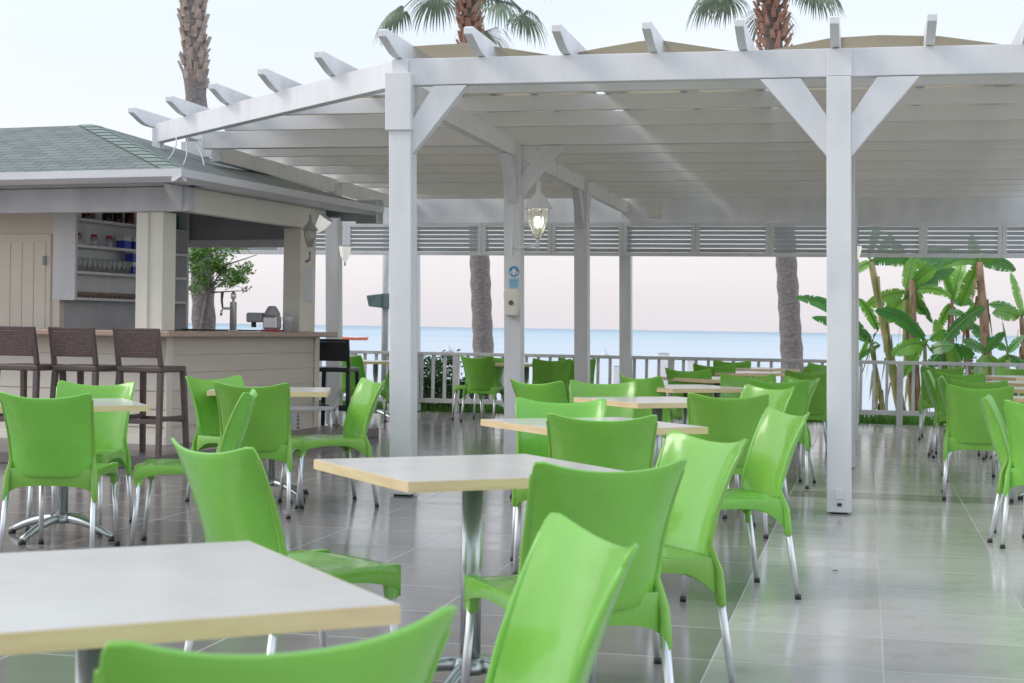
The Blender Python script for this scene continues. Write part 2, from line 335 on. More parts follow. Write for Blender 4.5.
def shingle():
    m = mat('roof_shingles', (.1,.15,.14), .9); t = m.node_tree; b = t.nodes['Principled BSDF']; c = t.nodes['Texture Coordinate']; L = t.links
    br = t.nodes.new('ShaderNodeTexBrick'); br.inputs['Scale'].default_value = 1
    for k, v in (('Color1', (.165,.188,.178,1)), ('Color2', (.235,.258,.243,1)), ('Mortar', (.09,.115,.105,1))): br.inputs[k].default_value = v
    br.inputs['Mortar Size'].default_value = .007; br.inputs['Brick Width'].default_value = .24; br.inputs['Row Height'].default_value = .11; br.inputs['Bias'].default_value = .2
    L.new(c.outputs['UV'], br.inputs[0])
    nz = t.nodes.new('ShaderNodeTexNoise'); nz.inputs['Scale'].default_value = 120; L.new(c.outputs['UV'], nz.inputs[0])
    mx = t.nodes.new('ShaderNodeMix'); mx.data_type = 'RGBA'; mx.blend_type = 'OVERLAY'; mx.inputs[0].default_value = .6
    L.new(br.outputs[0], mx.inputs[6]); L.new(nz.outputs[0], mx.inputs[7]); L.new(mx.outputs[2], b.inputs['Base Color'])
    bp = t.nodes.new('ShaderNodeBump'); bp.invert = True; bp.inputs['Strength'].default_value = .8; bp.inputs['Distance'].default_value = .02
    L.new(br.outputs[1], bp.inputs['Height']); L.new(bp.outputs[0], b.inputs['Normal'])
    return m
M['shingle'] = shingle()
M['mesh'] = mat('perforated_steel', (.45,.43,.42), .5)
def perf():
    m = M['mesh']; t = m.node_tree; b = t.nodes['Principled BSDF']; c = t.nodes['Texture Coordinate']
    v = t.nodes.new('ShaderNodeTexVoronoi'); v.inputs['Scale'].default_value = 28; v.inputs['Randomness'].default_value = 0
    t.links.new(c.outputs['Object'], v.inputs[0])
    rp_ = t.nodes.new('ShaderNodeValToRGB'); rp_.color_ramp.elements[0].position = .35; rp_.color_ramp.elements[0].color = (.12,.11,.11,1)
    rp_.color_ramp.elements[1].position = .42; rp_.color_ramp.elements[1].color = (.5,.48,.46,1)
    t.links.new(v.outputs[0], rp_.inputs[0]); t.links.new(rp_.outputs[0], b.inputs['Base Color'])
perf()

# ------------------------------------------------------------------ setting
def sheet(name, x0, x1, y0, y1, z, m, th=0):
    b = MB()
    if th: b.box((x0,y0,z-th), (x1,y1,z))
    else: b.face([(x0,y0,z),(x1,y0,z),(x1,y1,z),(x0,y1,z)])
    return tag(b.build(name, m), kind='structure')
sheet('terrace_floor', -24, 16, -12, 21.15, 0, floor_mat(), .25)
M['sea'] = sea_mat()
sheet('sea', -30000, 30000, 34, 45000, -1.35, M['sea'])
b = MB()
b.face([(-60,-40,-.6),(60,-40,-.6),(60,24,-.6),(-60,24,-.6)]); b.face([(-60,24,-.6),(60,24,-.6),(60,36,-1.42),(-60,36,-1.42)])
tag(b.build('beach', mat('pale_sand', (.62,.60,.58), .9, noise=2, col2=(.54,.52,.51))), kind='structure')
b = MB(); b.hexa([(-24,21.15,-.62),(16,21.15,-.62),(16,23.6,-.62),(-24,23.6,-.62),(-24,21.15,-.03),(16,21.15,-.03),(16,23.4,-.08),(-24,23.4,-.08)])
tag(b.build('garden_bed', mat('lawn_soil', (.06,.11,.03), .9, noise=6, col2=(.04,.07,.02))), kind='structure')
b = MB()
rnd = random.Random(3)
for i in range(15000):
    x = rnd.uniform(-9, 5.5); y = rnd.uniform(21.18, 22.6); h = rnd.uniform(.08,.19); a = rnd.uniform(0, math.pi); w = .012
    dx, dy = math.cos(a)*w, math.sin(a)*w; lx, ly = rnd.uniform(-.04,.04), rnd.uniform(-.04,.04)
    b.face([(x-dx,y-dy,-.06),(x+dx,y+dy,-.06),(x+lx,y+ly,-.04+h)])
tag(b.build('grass', mat('grass_blade', (.14,.36,.04), .6, noise=2, col2=(.10,.26,.03)), fix=False), 'bright green grass growing just beyond the fence', 'grass', kind='stuff')
# platform carrying the bar
b = MB(); b.prism([(-14,11.72),tuple(l2b((-5.60,11.72,0)))[:2],tuple(l2b((-5.60,16.1,0)))[:2],(-14,17.0)], 'z', 0.001, .1)
tag(b.build('bar_platform', mat('platform_tiles', (.24,.20,.19), .35, noise=3, col2=(.19,.16,.155)), bevel=.008), kind='structure')

# ------------------------------------------------------------------ pergola
LEAN = -.018
def lx(x, z): return x + LEAN*z
PX = [-6.21, -3.185, -.155, 2.87]; PY = [10.56, 14.12, 17.67, 21.02]
BEAM0, BEAM1 = 2.9, 3.09
pg = empty('pergola', (-.155, 10.56, 0), 0, 'large white timber pergola roofing the terrace between bar and sea', 'pergola')
def PB(mb, name, m, bevel=0, parent=pg):
    o = mb.build(name, m, None, bevel); o.parent = parent
    o.matrix_parent_inverse = Matrix.Translation(-pg.location) if parent is pg else Matrix()
    return o
def leanbox(mb, x0, x1, y0, y1, z0, z1):
    P = [(lx(x0,z0),y0,z0),(lx(x1,z0),y0,z0),(lx(x1,z0),y1,z0),(lx(x0,z0),y1,z0),(lx(x0,z1),y0,z1),(lx(x1,z1),y0,z1),(lx(x1,z1),y1,z1),(lx(x0,z1),y1,z1)]
    mb.hexa(P)
posts = {}
for i, x in enumerate(PX):
    for j, y in enumerate(PY):
        if i == 0 and j < 2: continue
        hw = .08
        mb = MB(); leanbox(mb, x-hw, x+hw, y-hw, y+hw, 0.012, BEAM0 if j else BEAM0)
        posts[i, j] = PB(mb, 'post', M['white'], .006)
        mb = MB(); leanbox(mb, x-hw*.7, x+hw*.7, y-hw*.7, y+hw*.7, 0.0, .0118)
        o = mb.build('post_foot', M['black']); o.parent = posts[i, j]
# sleeve at the corner post, junction plates
mb = MB(); leanbox(mb, -3.185-.10, -3.185+.09, 10.56-.105, 10.56+.095, 2.58, 2.885+.10); PB(mb, 'post_sleeve', M['white'], .006)
mb = MB(); leanbox(mb, -.155-.075, -.155+.085, 10.56-.066, 10.56-.05, 2.905, 3.085); PB(mb, 'joint_plate', M['white'], .004)
mb = MB(); leanbox(mb, -3.185-.06, -3.185+.06, 10.56-.066, 10.56-.05, 2.99, 3.085); PB(mb, 'joint_plate', M['white'], .004)
# outlet at the foot of the front right post
mb = MB(); mb.box((-.185,10.474,.10),(-.125,10.4795,.17)); o = PB(mb, 'outlet_cover', M['white'], .003); o.parent = posts[2,0]; o.matrix_parent_inverse = Matrix()
mb = MB(); mb.box((-.167,10.469,.055),(-.14,10.4795,.075)); o = PB(mb, 'outlet_socket', M['blackp']); o.parent = posts[2,0]; o.matrix_parent_inverse = Matrix()
# beams
mb = MB(); leanbox(mb, -3.185-.02, 5.2, 10.56-.045, 10.56+.045, BEAM0+.002, BEAM1); PB(mb, 'front_beam', M['white'], .005)
c0 = Vector((lx(-3.20,3), 10.56, 0)); c1 = Vector((-6.86, 14.21, 0))
def diag(z0, z1, w, name, a, c, m=M['white']):
    mb = MB(); mb.bar((a.x,a.y,(z0+z1)/2), (c.x,c.y,(z0+z1)/2), w, z1-z0); return PB(mb, name, m, .005)
mb = MB(); mb.bar((c0.x,c0.y,2.993),(c1.x,c1.y,3.073),.09,.186); PB(mb,'corner_beam',M['white'],.005)
mb = MB(); mb.box((-6.91,14.14,2.80),(-6.82,14.23,3.12)); PB(mb, 'short_post', M['white'], .004)
for i, x in enumerate(PX):
    y0 = PY[0]+.05 if i else 14.2
    mb = MB(); leanbox(mb, x-.045, x+.045, y0, PY[3]-.06, BEAM0-.11, BEAM0+.05); PB(mb, 'long_beam', M['ceil'], .005)
mb = MB(); mb.box((-9.8, 20.95, 2.66), (5.2, 21.09, 3.09)); PB(mb, 'rear_beam', M['white'], .005)
# knee braces
def brace(i, j, dx, dy, L=.46, w=.085, hgt=.15, m=M['white'], top=BEAM0, c=.2):
    x, y = PX[i], PY[j]; L2 = L
    # triangle strut in the plane of (dx,dy): cut flush against post and beam
    prof = [(.08, top-L-.08-c*.0), (.08, top-L-.08+c), (.08+L-c+.0, top), (.08+L, top)]
    mb = MB(); P = []
    for s_ in (-1, 1):
        for (q, z) in prof:
            ox, oy = dx*q, dy*q; px_, py_ = -dy*s_*w/2, dx*s_*w/2
            P.append((lx(x+ox+px_, z), y+oy+py_, z-.003))
    v = [mb.bm.verts.new(p) for p in P]
    mb.bm.faces.new(v[:4]); mb.bm.faces.new(v[4:][::-1])
    for k in range(4): mb.bm.faces.new((v[k], v[(k+1)%4], v[4+(k+1)%4], v[4+k]))
    return PB(mb, 'knee_brace', m, .004)
brace(2,0,1,0,.44,c=.27); brace(2,0,-1,0,.44,c=.27); brace(1,0,1,0,.40,c=.24)
for j in (1,2):
    if j == 1: brace(1,j,1,0,.40)
for i in (1,2):
    for j in (0,1,2): brace(i,j,0,1,.36,top=BEAM0-.11)
    for j in (1,2): brace(i,j,0,-1,.36,top=BEAM0-.11)
# cross beams between the middle posts
for j in (1,2):
    mb = MB(); mb.box((-6.35, PY[j]-.045, BEAM0+.002), (5.2, PY[j]+.045, 3.07)); PB(mb, 'cross_beam', M['ceil'], .005)
# rafters with cut tails
RX = [-.155+.0+ (k)*.628 for k in range(-11, 7)]
xr = [AtY(p, 30, 10.16).x for p in (932,832,741,645,555,466,383)]
step = (xr[0]-xr[-1])/6; RX = [xr[0]+step*k for k in range(-11, 4)]
RX = [x for x in RX if x > -3.5]; RX += [RX[0]-.765*k if RX[0] < -3.2 else RX[0]-.3-.765*k for k in range(1,6)]
for x in RX:
    if x >= -3.35: yb = 10.56
    else: yb = 10.56 + (-3.2-x)
    yt = yb - .42; ye = 20.9
    if x < -7.2: continue
    up = .08*max(0,(-3.3-x)/3.8); z0, z1 = 3.094+up, 3.235+up
    prof = [(yt, z1-.012), (yt+.03, z1), (ye, z1), (ye, z0), (yb-.08, z0), (yb-.17, z0+.012), (yb-.27, z0+.04), (yt+.04, z0+.075), (yt, z0+.085)]
    mb = MB(); mb.prism(prof, 'x', x-.03, x+.03); PB(mb, 'rafter', M['white'], .004)
# deep joists running across the bays under the rafters
for yj in (11.35,12.3,13.25,15.02,15.92,16.8,18.5,19.35,20.15):
    xl = -9.8 if yj > 16.9 else max(-7.0, -3.25-(yj-10.7)+.05)
    mb = MB(); mb.box((xl,yj-.022,2.962 if yj < 13.5 else 2.925),(5.2,yj+.022,3.088)); PB(mb, 'joist', M['ceil'], .004)
# tan shade cloth stretched above the rafters
def cloth(pts, y0=10.78, y1=20.9, name='shade_cloth'):
    xs = [AtY(p[0], p[1], y0) for p in pts]
    P = []
    for row in range(9):
        t = row/8; yv = y0+(y1-y0)*t
        P.append([Vector((v.x, yv, max(3.12, v.z)+.03*math.sin(t*9)*(1 if 0 < t < 1 else 0))) for v in xs])
    mb = MB(); mb.grid(P); o = PB(mb, name, M['cloth']); s = o.modifiers.new('thick', 'SOLIDIFY'); s.thickness = .004
for pts in ([(402,47),(430,45),(470,43),(500,47),(550,55)], [(564,55),(600,48),(640,41),(660,40),(700,46),(745,55)],
            [(757,55),(800,44),(830,38),(880,35),(940,36),(970,40),(1018,50)], [(1028,51),(1090,40),(1160,40)]): cloth(pts)
def cloth2():   # the cloth over the left bays, seen between the tails
    P = []
    for row in range(9):
        t = row/8
        r_ = []
        for q in range(7):
            x = -6.2+q*.5; yb = 10.56+(-3.2-x)+.7
            r_.append(Vector((x, yb+(20.5-yb)*t, 3.27+.03*abs(math.sin(q*1.3))+.02*(6-q)/6)))
        P.append(r_)
    mb = MB(); mb.grid(P); o = PB(mb, 'shade_cloth', M['cloth']); s = o.modifiers.new('thick', 'SOLIDIFY'); s.thickness = .004
cloth2()
# louvre panels along the sea side
def louvre(x0, x1):
    y = 20.86; z0, z1 = 2.2, 2.655
    fr = MB(); w = .055
    fr.box((x0,y-.03,z0),(x1,y+.03,z0+.05)); fr.box((x0,y-.03,z1-.05),(x1,y+.03,z1))
    fr.box((x0,y-.03,z0+.05),(x0+w,y+.03,z1-.05)); fr.box((x1-w,y-.03,z0+.05),(x1,y+.03,z1-.05))
    o = PB(fr, 'louvre_panel', M['white'], .003)
    s = MB(); n = 6
    for k in range(n):
        zc = z0+.05+(k+.5)*(z1-z0-.1)/n; Mx = Matrix.Translation(((x0+x1)/2, y, zc)) @ Matrix.Rotation(R(-40), 4, 'X')
        s.box((-(x1-x0)/2+w, -.033, -.004), ((x1-x0)/2-w, .033, .004), Mx)
    q = s.build('louvre_slats', M['louvre']); q.parent = o
xs = [AtY(p, 240, 20.86).x for p in (475.6, 702, 770, 923, 996)]
stp = (xs[4]-xs[0])/7.2
xq = xs[0]-4*1.0
edges = []; x = xs[3]
while x > -9.8: edges.append(x); x -= .985
x = xs[3]+.985
while x < 5: edges.append(x); x += .985
edges.sort()
for a, c in zip(edges[:-1], edges[1:]): louvre(a+.0015, c-.0015)
# strip light under the ceiling
mb = MB(); p = AtY(656, 214, 20.15); mb.box((p.x-.10,p.y-.05,p.z-.05),(p.x+.10,p.y+.05,p.z+.05)); mb.box((p.x-.012,p.y-.012,p.z+.05),(p.x+.012,p.y+.012,2.93))
tag(mb.build('ceiling_light', M['cream'], bevel=.012), 'small boxy cream light fitting hanging under the pergola ceiling', 'light fitting')

# ------------------------------------------------------------------ fence
fn = empty('fence', (-2, 21.03, 0), 0, 'grey painted balustrade fence with vertical balusters at the sea edge', 'fence')
def FB(mb, name, m=M['rail'], bevel=.004, parent=fn):
    o = mb.build(name, m, None, bevel); o.parent = parent; o.matrix_parent_inverse = Matrix.Translation(-fn.location); return o
mb = MB(); mb.box((-12,20.99,.80),(6,21.09,.845)); FB(mb, 'top_rail')
mb = MB(); mb.box((-12,21.0,.13),(6,21.08,.19)); FB(mb, 'bottom_rail')
x = -9.3
nb = 0
while x < 3.6:
    if nb % 9 == 4:
        mb = MB(); mb.box((x-.04,20.995,0),(x+.04,21.085,.7995)); FB(mb, 'fence_post')
    else:
        mb = MB(); mb.box((x-.02,21.02,.1905),(x+.02,21.06,.7995)); FB(mb, 'baluster')
    x += .168; nb += 1

# ------------------------------------------------------------------ bar building
_before = set(bpy.data.objects)
bar = empty('bar_building', (-6.2, 12.8, .1), 0, 'cream wooden bar pavilion with green shingle hip roof and open counter', 'bar building')
def BB(mb, name, m, bevel=0, parent=bar):
    o = mb.build(name, m, None, bevel); o.parent = parent
    o.matrix_parent_inverse = Matrix.Translation(-bar.location) if parent is bar else Matrix()
    return o
XW = -6.17; YW = 12.78; YB = 15.75; YE = 15.81; ZEND = 16.25
def siding(x0, x1, y0, y1, z0, z1, axis, name='siding_wall'):
    n = int(round((z1-z0)/.15)); h = (z1-z0)/n; mb = MB()
    for k in range(n):
        a = z0+k*h; c = a+h-.002
        if axis == 'x': mb.prism([(y0, a), (y0+.010, c), (y1, c), (y1, a)], 'x', x0, x1)     # facing -Y
        else: mb.prism([(x0, a), (x1, a), (x1-.010, c), (x0, c)], 'y', y0, y1)               # facing +X
    return BB(mb, name, M['siding'])
siding(-13, XW, YW, YW+.12, .1, 1.07, 'x'); siding(XW-.12, XW-.0005, YW+.1205, YB, .1, 1.07, 'y')
mb = MB(); mb.box((XW-.001,YW-.012,.1),(XW+.012,YW+.08,1.07)); BB(mb, 'corner_trim', M['cream'], .003)
mb = MB(); mb.box((XW,YB-.10,.1),(XW+.014,YB,1.07)); BB(mb, 'corner_trim', M['cream'], .003)
mb = MB(); mb.box((-13,YW-.014,.1),(XW-.002,YW-.002,.18)); BB(mb, 'skirting_board', M['cream'], .003)
# counter
mb = MB(); mb.prism([(-13,12.5),(-5.97,12.5),(-5.97,YE),(-6.55,YE),(-6.55,13.1),(-13,13.1)], 'z', 1.072, 1.125); BB(mb, 'counter_top', M['stone'], .01)
# posts
pcx = AtB(150, 260, 12.95).x
def cpost(x0, x1, y0, y1, z0=1.126, z1=2.2, nm='post'):
    mb = MB(); mb.box((x0,y0,z0),(x1,y1,z1))
    return BB(mb, nm, M['cream'], .006)
xa = AtB(135.5, 260, 12.9).x; xb_ = AtB(165, 260, 12.9).x
cpost(xa+.03, xb_, 12.86, 13.08)
mb = MB(); mb.box((xa+.10,12.835,1.127),(xa+.17,12.8595,2.19)); BB(mb, 'post_trim', M['cream'], .004)
cpost(-6.26, -6.06, 15.10, 15.30)
cpost(-6.28, -6.09, 15.32, 15.50)
# header boards
mb = MB(); mb.box((-13,12.82,2.20),(-6.0,12.94,2.42)); BB(mb, 'front_header', M['lgrey'], .004)
mb = MB(); mb.box((-6.14,12.945,2.20),(-6.03,15.6,2.42)); BB(mb, 'side_header', M['cream'], .004)
mb = MB(); mb.prism([(12.815,2.21),(12.815,2.42),(12.60,2.42)], 'x', -6.12, -6.05); BB(mb, 'bracket', M['white'])
# interior
mb = MB(); mb.box((-13,12.95,2.43),(-6.16,YB-.02,2.445)); BB(mb, 'inner_ceiling', M['lgrey'])
YN = 13.56; XS = AtB(75,260,YN).x
mb = MB(); mb.box((-13,YN+.12,.1),(XS-.26,YN+.20,2.428)); BB(mb, 'inner_wall', M['creamdoor'])
dr = MB(); xd0 = AtB(0,260,YN+.12).x-.2; xd1 = AtB(52,260,YN+.12).x; dr.box((xd0,YN+.095,.12),(xd1,YN+.1195,2.06))
door = BB(dr, 'door', M['creamdoor'], .004)
g_ = MB()
for k in range(6):
    x = xd0+.08+k*.14
    if x+.12 < xd1-.05: g_.box((x,YN+.087,.2),(x+.128,YN+.0945,1.98))
BB(g_, 'door_panels', M['creamdoor'], .003, door)
kn = MB(); kn.box((xd1-.07,YN+.06,1.75),(xd1-.045,YN+.0945,1.84)); BB(kn, 'latch', M['grey'], 0, door)
mb = MB(); mb.box((XS-.31,YN+.205,.1),(XS-.26,YB-.07,2.428)); BB(mb, 'partition_wall', M['lgrey'])
# sea side wall with opening
xo0 = AtB(192, 280, YB).x; xo1 = AtB(290, 280, YB).x
mb = MB(); mb.box((-13,YB-.06,.1),(xo0-.06,YB,2.428)); mb.box((xo0-.06,YB-.06,.1),(-6.34,YB,1.07)); mb.box((xo0-.06,YB-.06,2.10),(-6.34,YB,2.428)); BB(mb, 'rear_wall', M['grey'])
mb = MB(); mb.box((xo0-.14,YB-.11,1.13),(xo0,YB-.0605,2.03)); mb.box((xo0-.14,YB-.11,2.031),(-6.34,YB-.0605,2.115)); BB(mb, 'window_frame', M['white'], .004)
mb = MB(); mb.box((xo0+.0005,YB-.2,1.10),(-6.34,YB+.05,1.135)); BB(mb, 'window_ledge', M['blackp'], .004)
# roof: truncated hip
E0 = [(-12.5,12.22),(-5.72,12.22),(-5.72,ZEND),(-12.5,ZEND)]; xap = AtB(92,125,14.1); ins = 2.0; ZE, ZT = 2.50, xap.z
T0 = [(-11.4,14.1),(xap.x,14.1),(xap.x,14.4),(-11.4,14.4)]
def roofmesh():
    bm = bmesh.new(); uv = bm.loops.layers.uv.new('UVMap')
    for k in range(4):
        a, c = E0[k], E0[(k+1)%4]; d_, e_ = T0[(k+1)%4], T0[k]
        P = [Vector((*a, ZE)), Vector((*c, ZE)), Vector((*d_, ZT)), Vector((*e_, ZT))]
        f = bm.faces.new([bm.verts.new(p) for p in P])
        ux = (P[1]-P[0]).normalized(); nn = ux.cross(P[3]-P[0]).normalized(); uy = nn.cross(ux)
        for l in f.loops: l[uv].uv = ((l.vert.co-P[0]).dot(ux), (l.vert.co-P[0]).dot(uy))
    P = [Vector((*q, ZT)) for q in T0]; f = bm.faces.new([bm.verts.new(p) for p in P])
    for l in f.loops: l[uv].uv = (l.vert.co.x, l.vert.co.y)
    P = [Vector((*q, ZE-.03)) for q in E0]; bm.faces.new([bm.verts.new(p) for p in P])
    me = bpy.data.meshes.new('roof'); bm.to_mesh(me); bm.free(); me.materials.append(M['shingle'])
    o = bpy.data.objects.new('roof', me); COL.objects.link(o); o.parent = bar; o.matrix_parent_inverse = Matrix.Translation(-bar.location); return o
roof = roofmesh()
mb = MB()
for a, c in ((E0[1], T0[1]),):
    a3 = Vector((*a, ZE+.008)); c3 = Vector((*c, ZT+.008)); d = (c3-a3)
    for k in range(14):
        t0, t1 = k/14, (k+1.03)/14; p, q = a3+d*t0, a3+d*t1; lift = Vector((0,0,.006))
        s1 = Vector((-.17,0,0)); s2 = Vector((0,.17,0))
        mb.face([p+lift, q, q+s1, p+s1+lift]); mb.face([p+lift, p+s2+lift, q+s2, q])
BB(mb, 'hip_cap', M['hipcap'], 0, roof)
# gutter & fascia
gp = [(0,2.40),(-.03,2.40),(-.095,2.44),(-.10,2.505),(-.085,2.505),(-.07,2.46),(0,2.43)]
mb = MB(); mb.prism([(12.25+a, z) for a, z in gp], 'x', -12.5, -5.66); BB(mb, 'gutter', M['gutter'], 0, roof)
mb = MB(); mb.prism([(-5.75-a, z-.003) for a, z in gp], 'y', 12.153, ZEND); BB(mb, 'gutter', M['gutter'], 0, roof)
mb = MB(); mb.box((-12.5,12.253,2.405),(-5.76,12.29,2.498)); mb.box((-5.79,12.291,2.405),(-5.753,ZEND-.02,2.498)); BB(mb, 'fascia', M['white'], 0, roof)
mb = MB(); mb.box((-12.5,12.291,2.425),(-5.791,12.815,2.44)); mb.box((-6.02,12.95,2.421),(-5.791,ZEND-.1,2.437)); BB(mb, 'soffit', M['lgrey'], 0, roof)
# downpipe pieces at the far end of the gutter
mb = MB(); p = AtBX(372,213,-5.78); mb.box((p.x-.16,p.y-.08,p.z-.12),(p.x+.10,p.y+.08,p.z+.14)); mb.box((p.x-.36,p.y-.05,p.z-.09),(p.x-.17,p.y+.06,p.z+.08)); mb.box((p.x-.56,p.y-.03,p.z-.05),(p.x-.37,p.y+.06,p.z+.06))
BB(mb, 'gutter_outlet', M['chrome'], .008, roof)

# shelf unit
su = empty('shelf_unit', (XS-.13, YN, 1.41), 0, 'white open shelf unit full of glasses behind the bar counter', 'shelf unit')
def SB(mb, name, m): 
    o = mb.build(name, m, None, .002); o.parent = su; o.matrix_parent_inverse = Matrix.Translation(-su.location); return o
mb = MB(); mb.box((XS-.255,YN,1.405),(XS,YN+.04,2.425)); SB(mb, 'side_panel', M['white'])
mb = MB(); mb.box((XS-.255,YB-.15,1.405),(XS,YB-.115,2.425)); SB(mb, 'side_panel', M['white'])
mb = MB(); mb.box((XS-.255,YN+.04,1.405),(XS-.235,YB-.15,2.425)); SB(mb, 'back_panel', M['white'])
SZ = [1.435, 1.695, 1.955, 2.215]
for z in SZ:
    mb = MB(); mb.box((XS-.2345,YN+.0405,z-.028),(XS-.004,YB-.1505,z)); SB(mb, 'shelf', M['white'])
# glasses, cups, packs and bottles
def lathe_obj(name, prof, m, loc): mb = MB(); mb.lathe(prof, (0,0,0), 10); return mb.build(name, m, loc=loc)
gl0 = None
rows = [(1.695, y, x) for x in (XS-.05, XS-.13) for y in [YN+.13+.085*k for k in range(11)]]
for z, y, x in rows:
    if gl0 is None: o = gl0 = lathe_obj('drinking_glass', [(.024,0),(.030,.10),(.034,.13)], M['glass'], (x,y,z+.001))
    else: o = gl0.copy(); COL.objects.link(o); o.location = (x,y,z+.001)
    tag(o, ('clear tumbler in the front row' if x > XS-.1 else 'clear tumbler in the back row')+' of glasses on the second lowest bar shelf', 'glass', 'clear tumblers on the bar shelf')
cup0 = None
for k in range(22):
    y = YN+.1+.075*k
    if cup0 is None: o = cup0 = lathe_obj('coffee_cup', [(.022,0),(.036,.03),(.038,.055)], mat('brown_cup', (.28,.2,.15), .3), (XS-.06,y,1.436))
    else: o = cup0.copy(); COL.objects.link(o); o.location = (XS-.06,y,1.436)
    tag(o, 'small brown cup in the row on the lowest bar shelf', 'cup', 'small brown cups on the bar shelf')
pk0 = None
for (y, z) in [(14.66,1.695),(14.80,1.695),(14.94,1.695),(15.08,1.695),(14.66,1.83),(14.80,1.83),(14.50,1.955),(14.68,1.955),(14.90,1.955)]:
    if pk0 is None:
        pk0 = empty('carton_pack', (0,0,0)); a = MB(); a.box((-.05,-.06,0),(.05,.06,.08)); a.build('carton', M['blue'], pk0); a = MB(); a.box((-.05,-.06,.0805),(.05,.06,.125)); a.build('carton_top', M['white'], pk0); o = pk0
    else: o = copy_tree(pk0)
    o.location = (XS-.08,y,z+.002); 
    tag(o, '%s blue carton with white top %s' % {(14.66,1.695):('first','beside the clear tumblers on the bar shelf'), (14.80,1.695):('second','right of the clear tumblers on the bar shelf'), (14.94,1.695):('third','right of the clear tumblers on the bar shelf'), (15.08,1.695):('last','right of the clear tumblers on the bar shelf'), (14.66,1.83):('upper left','stacked on the cartons by the tumblers'), (14.80,1.83):('upper right','stacked on the cartons by the tumblers'), (14.50,1.955):('left','on the shelf with the red lidded jars'), (14.68,1.955):('middle','on the shelf with the red lidded jars'), (14.90,1.955):('right','on the shelf with the red lidded jars')}[(y,z)], 'carton', 'blue and white cartons on the bar shelves')
for y, m, lb in ((YN+.14,'flower','clear white spirit bottle at left end of the top bar shelf'), (YN+.3,'bottler','dark red bottle near left end of the top bar shelf'), (YN+.48,'lgrey','pale grey bottle between dark bottles on the top bar shelf'),
              (YN+.66,'bottled','black bottle at the middle of the top bar shelf'), (YN+.84,'bottled','black bottle left of the wide dark bottle on the top shelf'), (YN+1.05,'bottler','wide dark red bottle toward right of the top bar shelf'), (YB-.28,'bottleg','tall green bottle at right end of the top bar shelf')):
    o = lathe_obj('bottle', [(.045,0),(.048,.02),(.048,.14),(.02,.17),(.016,.19)], M[m], (XS-.09,y,2.216)); tag(o, lb, 'bottle', 'bottles on the top bar shelf')
for k, (y, lb) in enumerate(((YN+.16,'small clear jar with red lid at left of the third bar shelf'), (YN+.42,'small clear jar with red lid at middle of the third bar shelf'), (YN+.68,'small clear jar with red lid beside the blue cartons on the third shelf'))):
    j = empty('jar', (XS-.08,y,1.957), 0, lb, 'jar', 'red lidded jars'); a = MB(); a.lathe([(.035,0),(.04,.02),(.038,.09)], (0,0,0), 10); a.build('jar_body', M['glass'], j)
    a = MB(); a.lathe([(.03,.0905),(.03,.115)], (0,0,0), 10); a.build('lid', M['red'], j)
for o in [k for k in bpy.data.objects if k not in _before and k.parent is None]:
    o.location = l2b(o.location); o.rotation_euler.z += BROT
# every part of the bar was written in the pavilion's own frame; the whole pavilion is turned as one
# beer tap, grinder
p = l2b(AtBX(233,331,-6.25)); tp = empty('beer_tap', (p.x,p.y,1.126), R(10), 'steel beer tap column with side handle on the bar counter', 'beer tap')
mb = MB(); mb.lathe([(.05,0),(.05,.01),(.034,.012),(.034,.28),(.03,.285)], (0,0,0), 14); mb.build('column', M['steel'], tp)
mb = MB(); mb.lathe([(.012,.286),(.012,.30),(.028,.33),(.028,.36),(.01,.385)], (0,0,0), 12); mb.build('finial', M['steel'], tp)
mb = MB(); mb.tube([(-.03,0,.22),(-.10,0,.22),(-.115,0,.20),(-.12,0,.15)], .012, 8); mb.build('spout', M['steel'], tp)
mb = MB(); mb.tube([(-.105,0,.22),(-.115,0,.30),(-.11,0,.38)], [.008,.012,.016], 8); mb.build('handle', M['brown'], tp)
p = l2b(AtBX(272,331,-6.25)); gr = empty('coffee_machine', (p.x,p.y,1.126), 0, 'small dark coffee machine with grinder at the end of the bar counter', 'coffee machine')
mb = MB(); mb.box((-.09,-.08,.0),(.09,.08,.02)); mb.build('base', M['red'], gr, .004)
mb = MB(); mb.box((-.08,-.07,.021),(.08,.07,.16)); mb.build('body', M['steel'], gr, .02)
mb = MB(); mb.lathe([(.08,.161),(.085,.18),(.045,.25),(.03,.26)], (0,0,0), 12); mb.build('hopper', M['grey'], gr)
mb = MB(); mb.box((-.27,-.05,.09),(-.085,.05,.19)); mb.build('grinder_head', M['grey'], gr, .02)
mb = MB(); mb.tube([(-.2,0,.09),(-.2,0,.04)], .025, 10); mb.build('spout', M['blackp'], gr)
mb = MB(); mb.lathe([(.04,.0),(.04,.1),(.055,.11),(.055,.15),(.03,.16)], (.17,0,0), 12); mb.build('jug', M['lgrey'], gr)
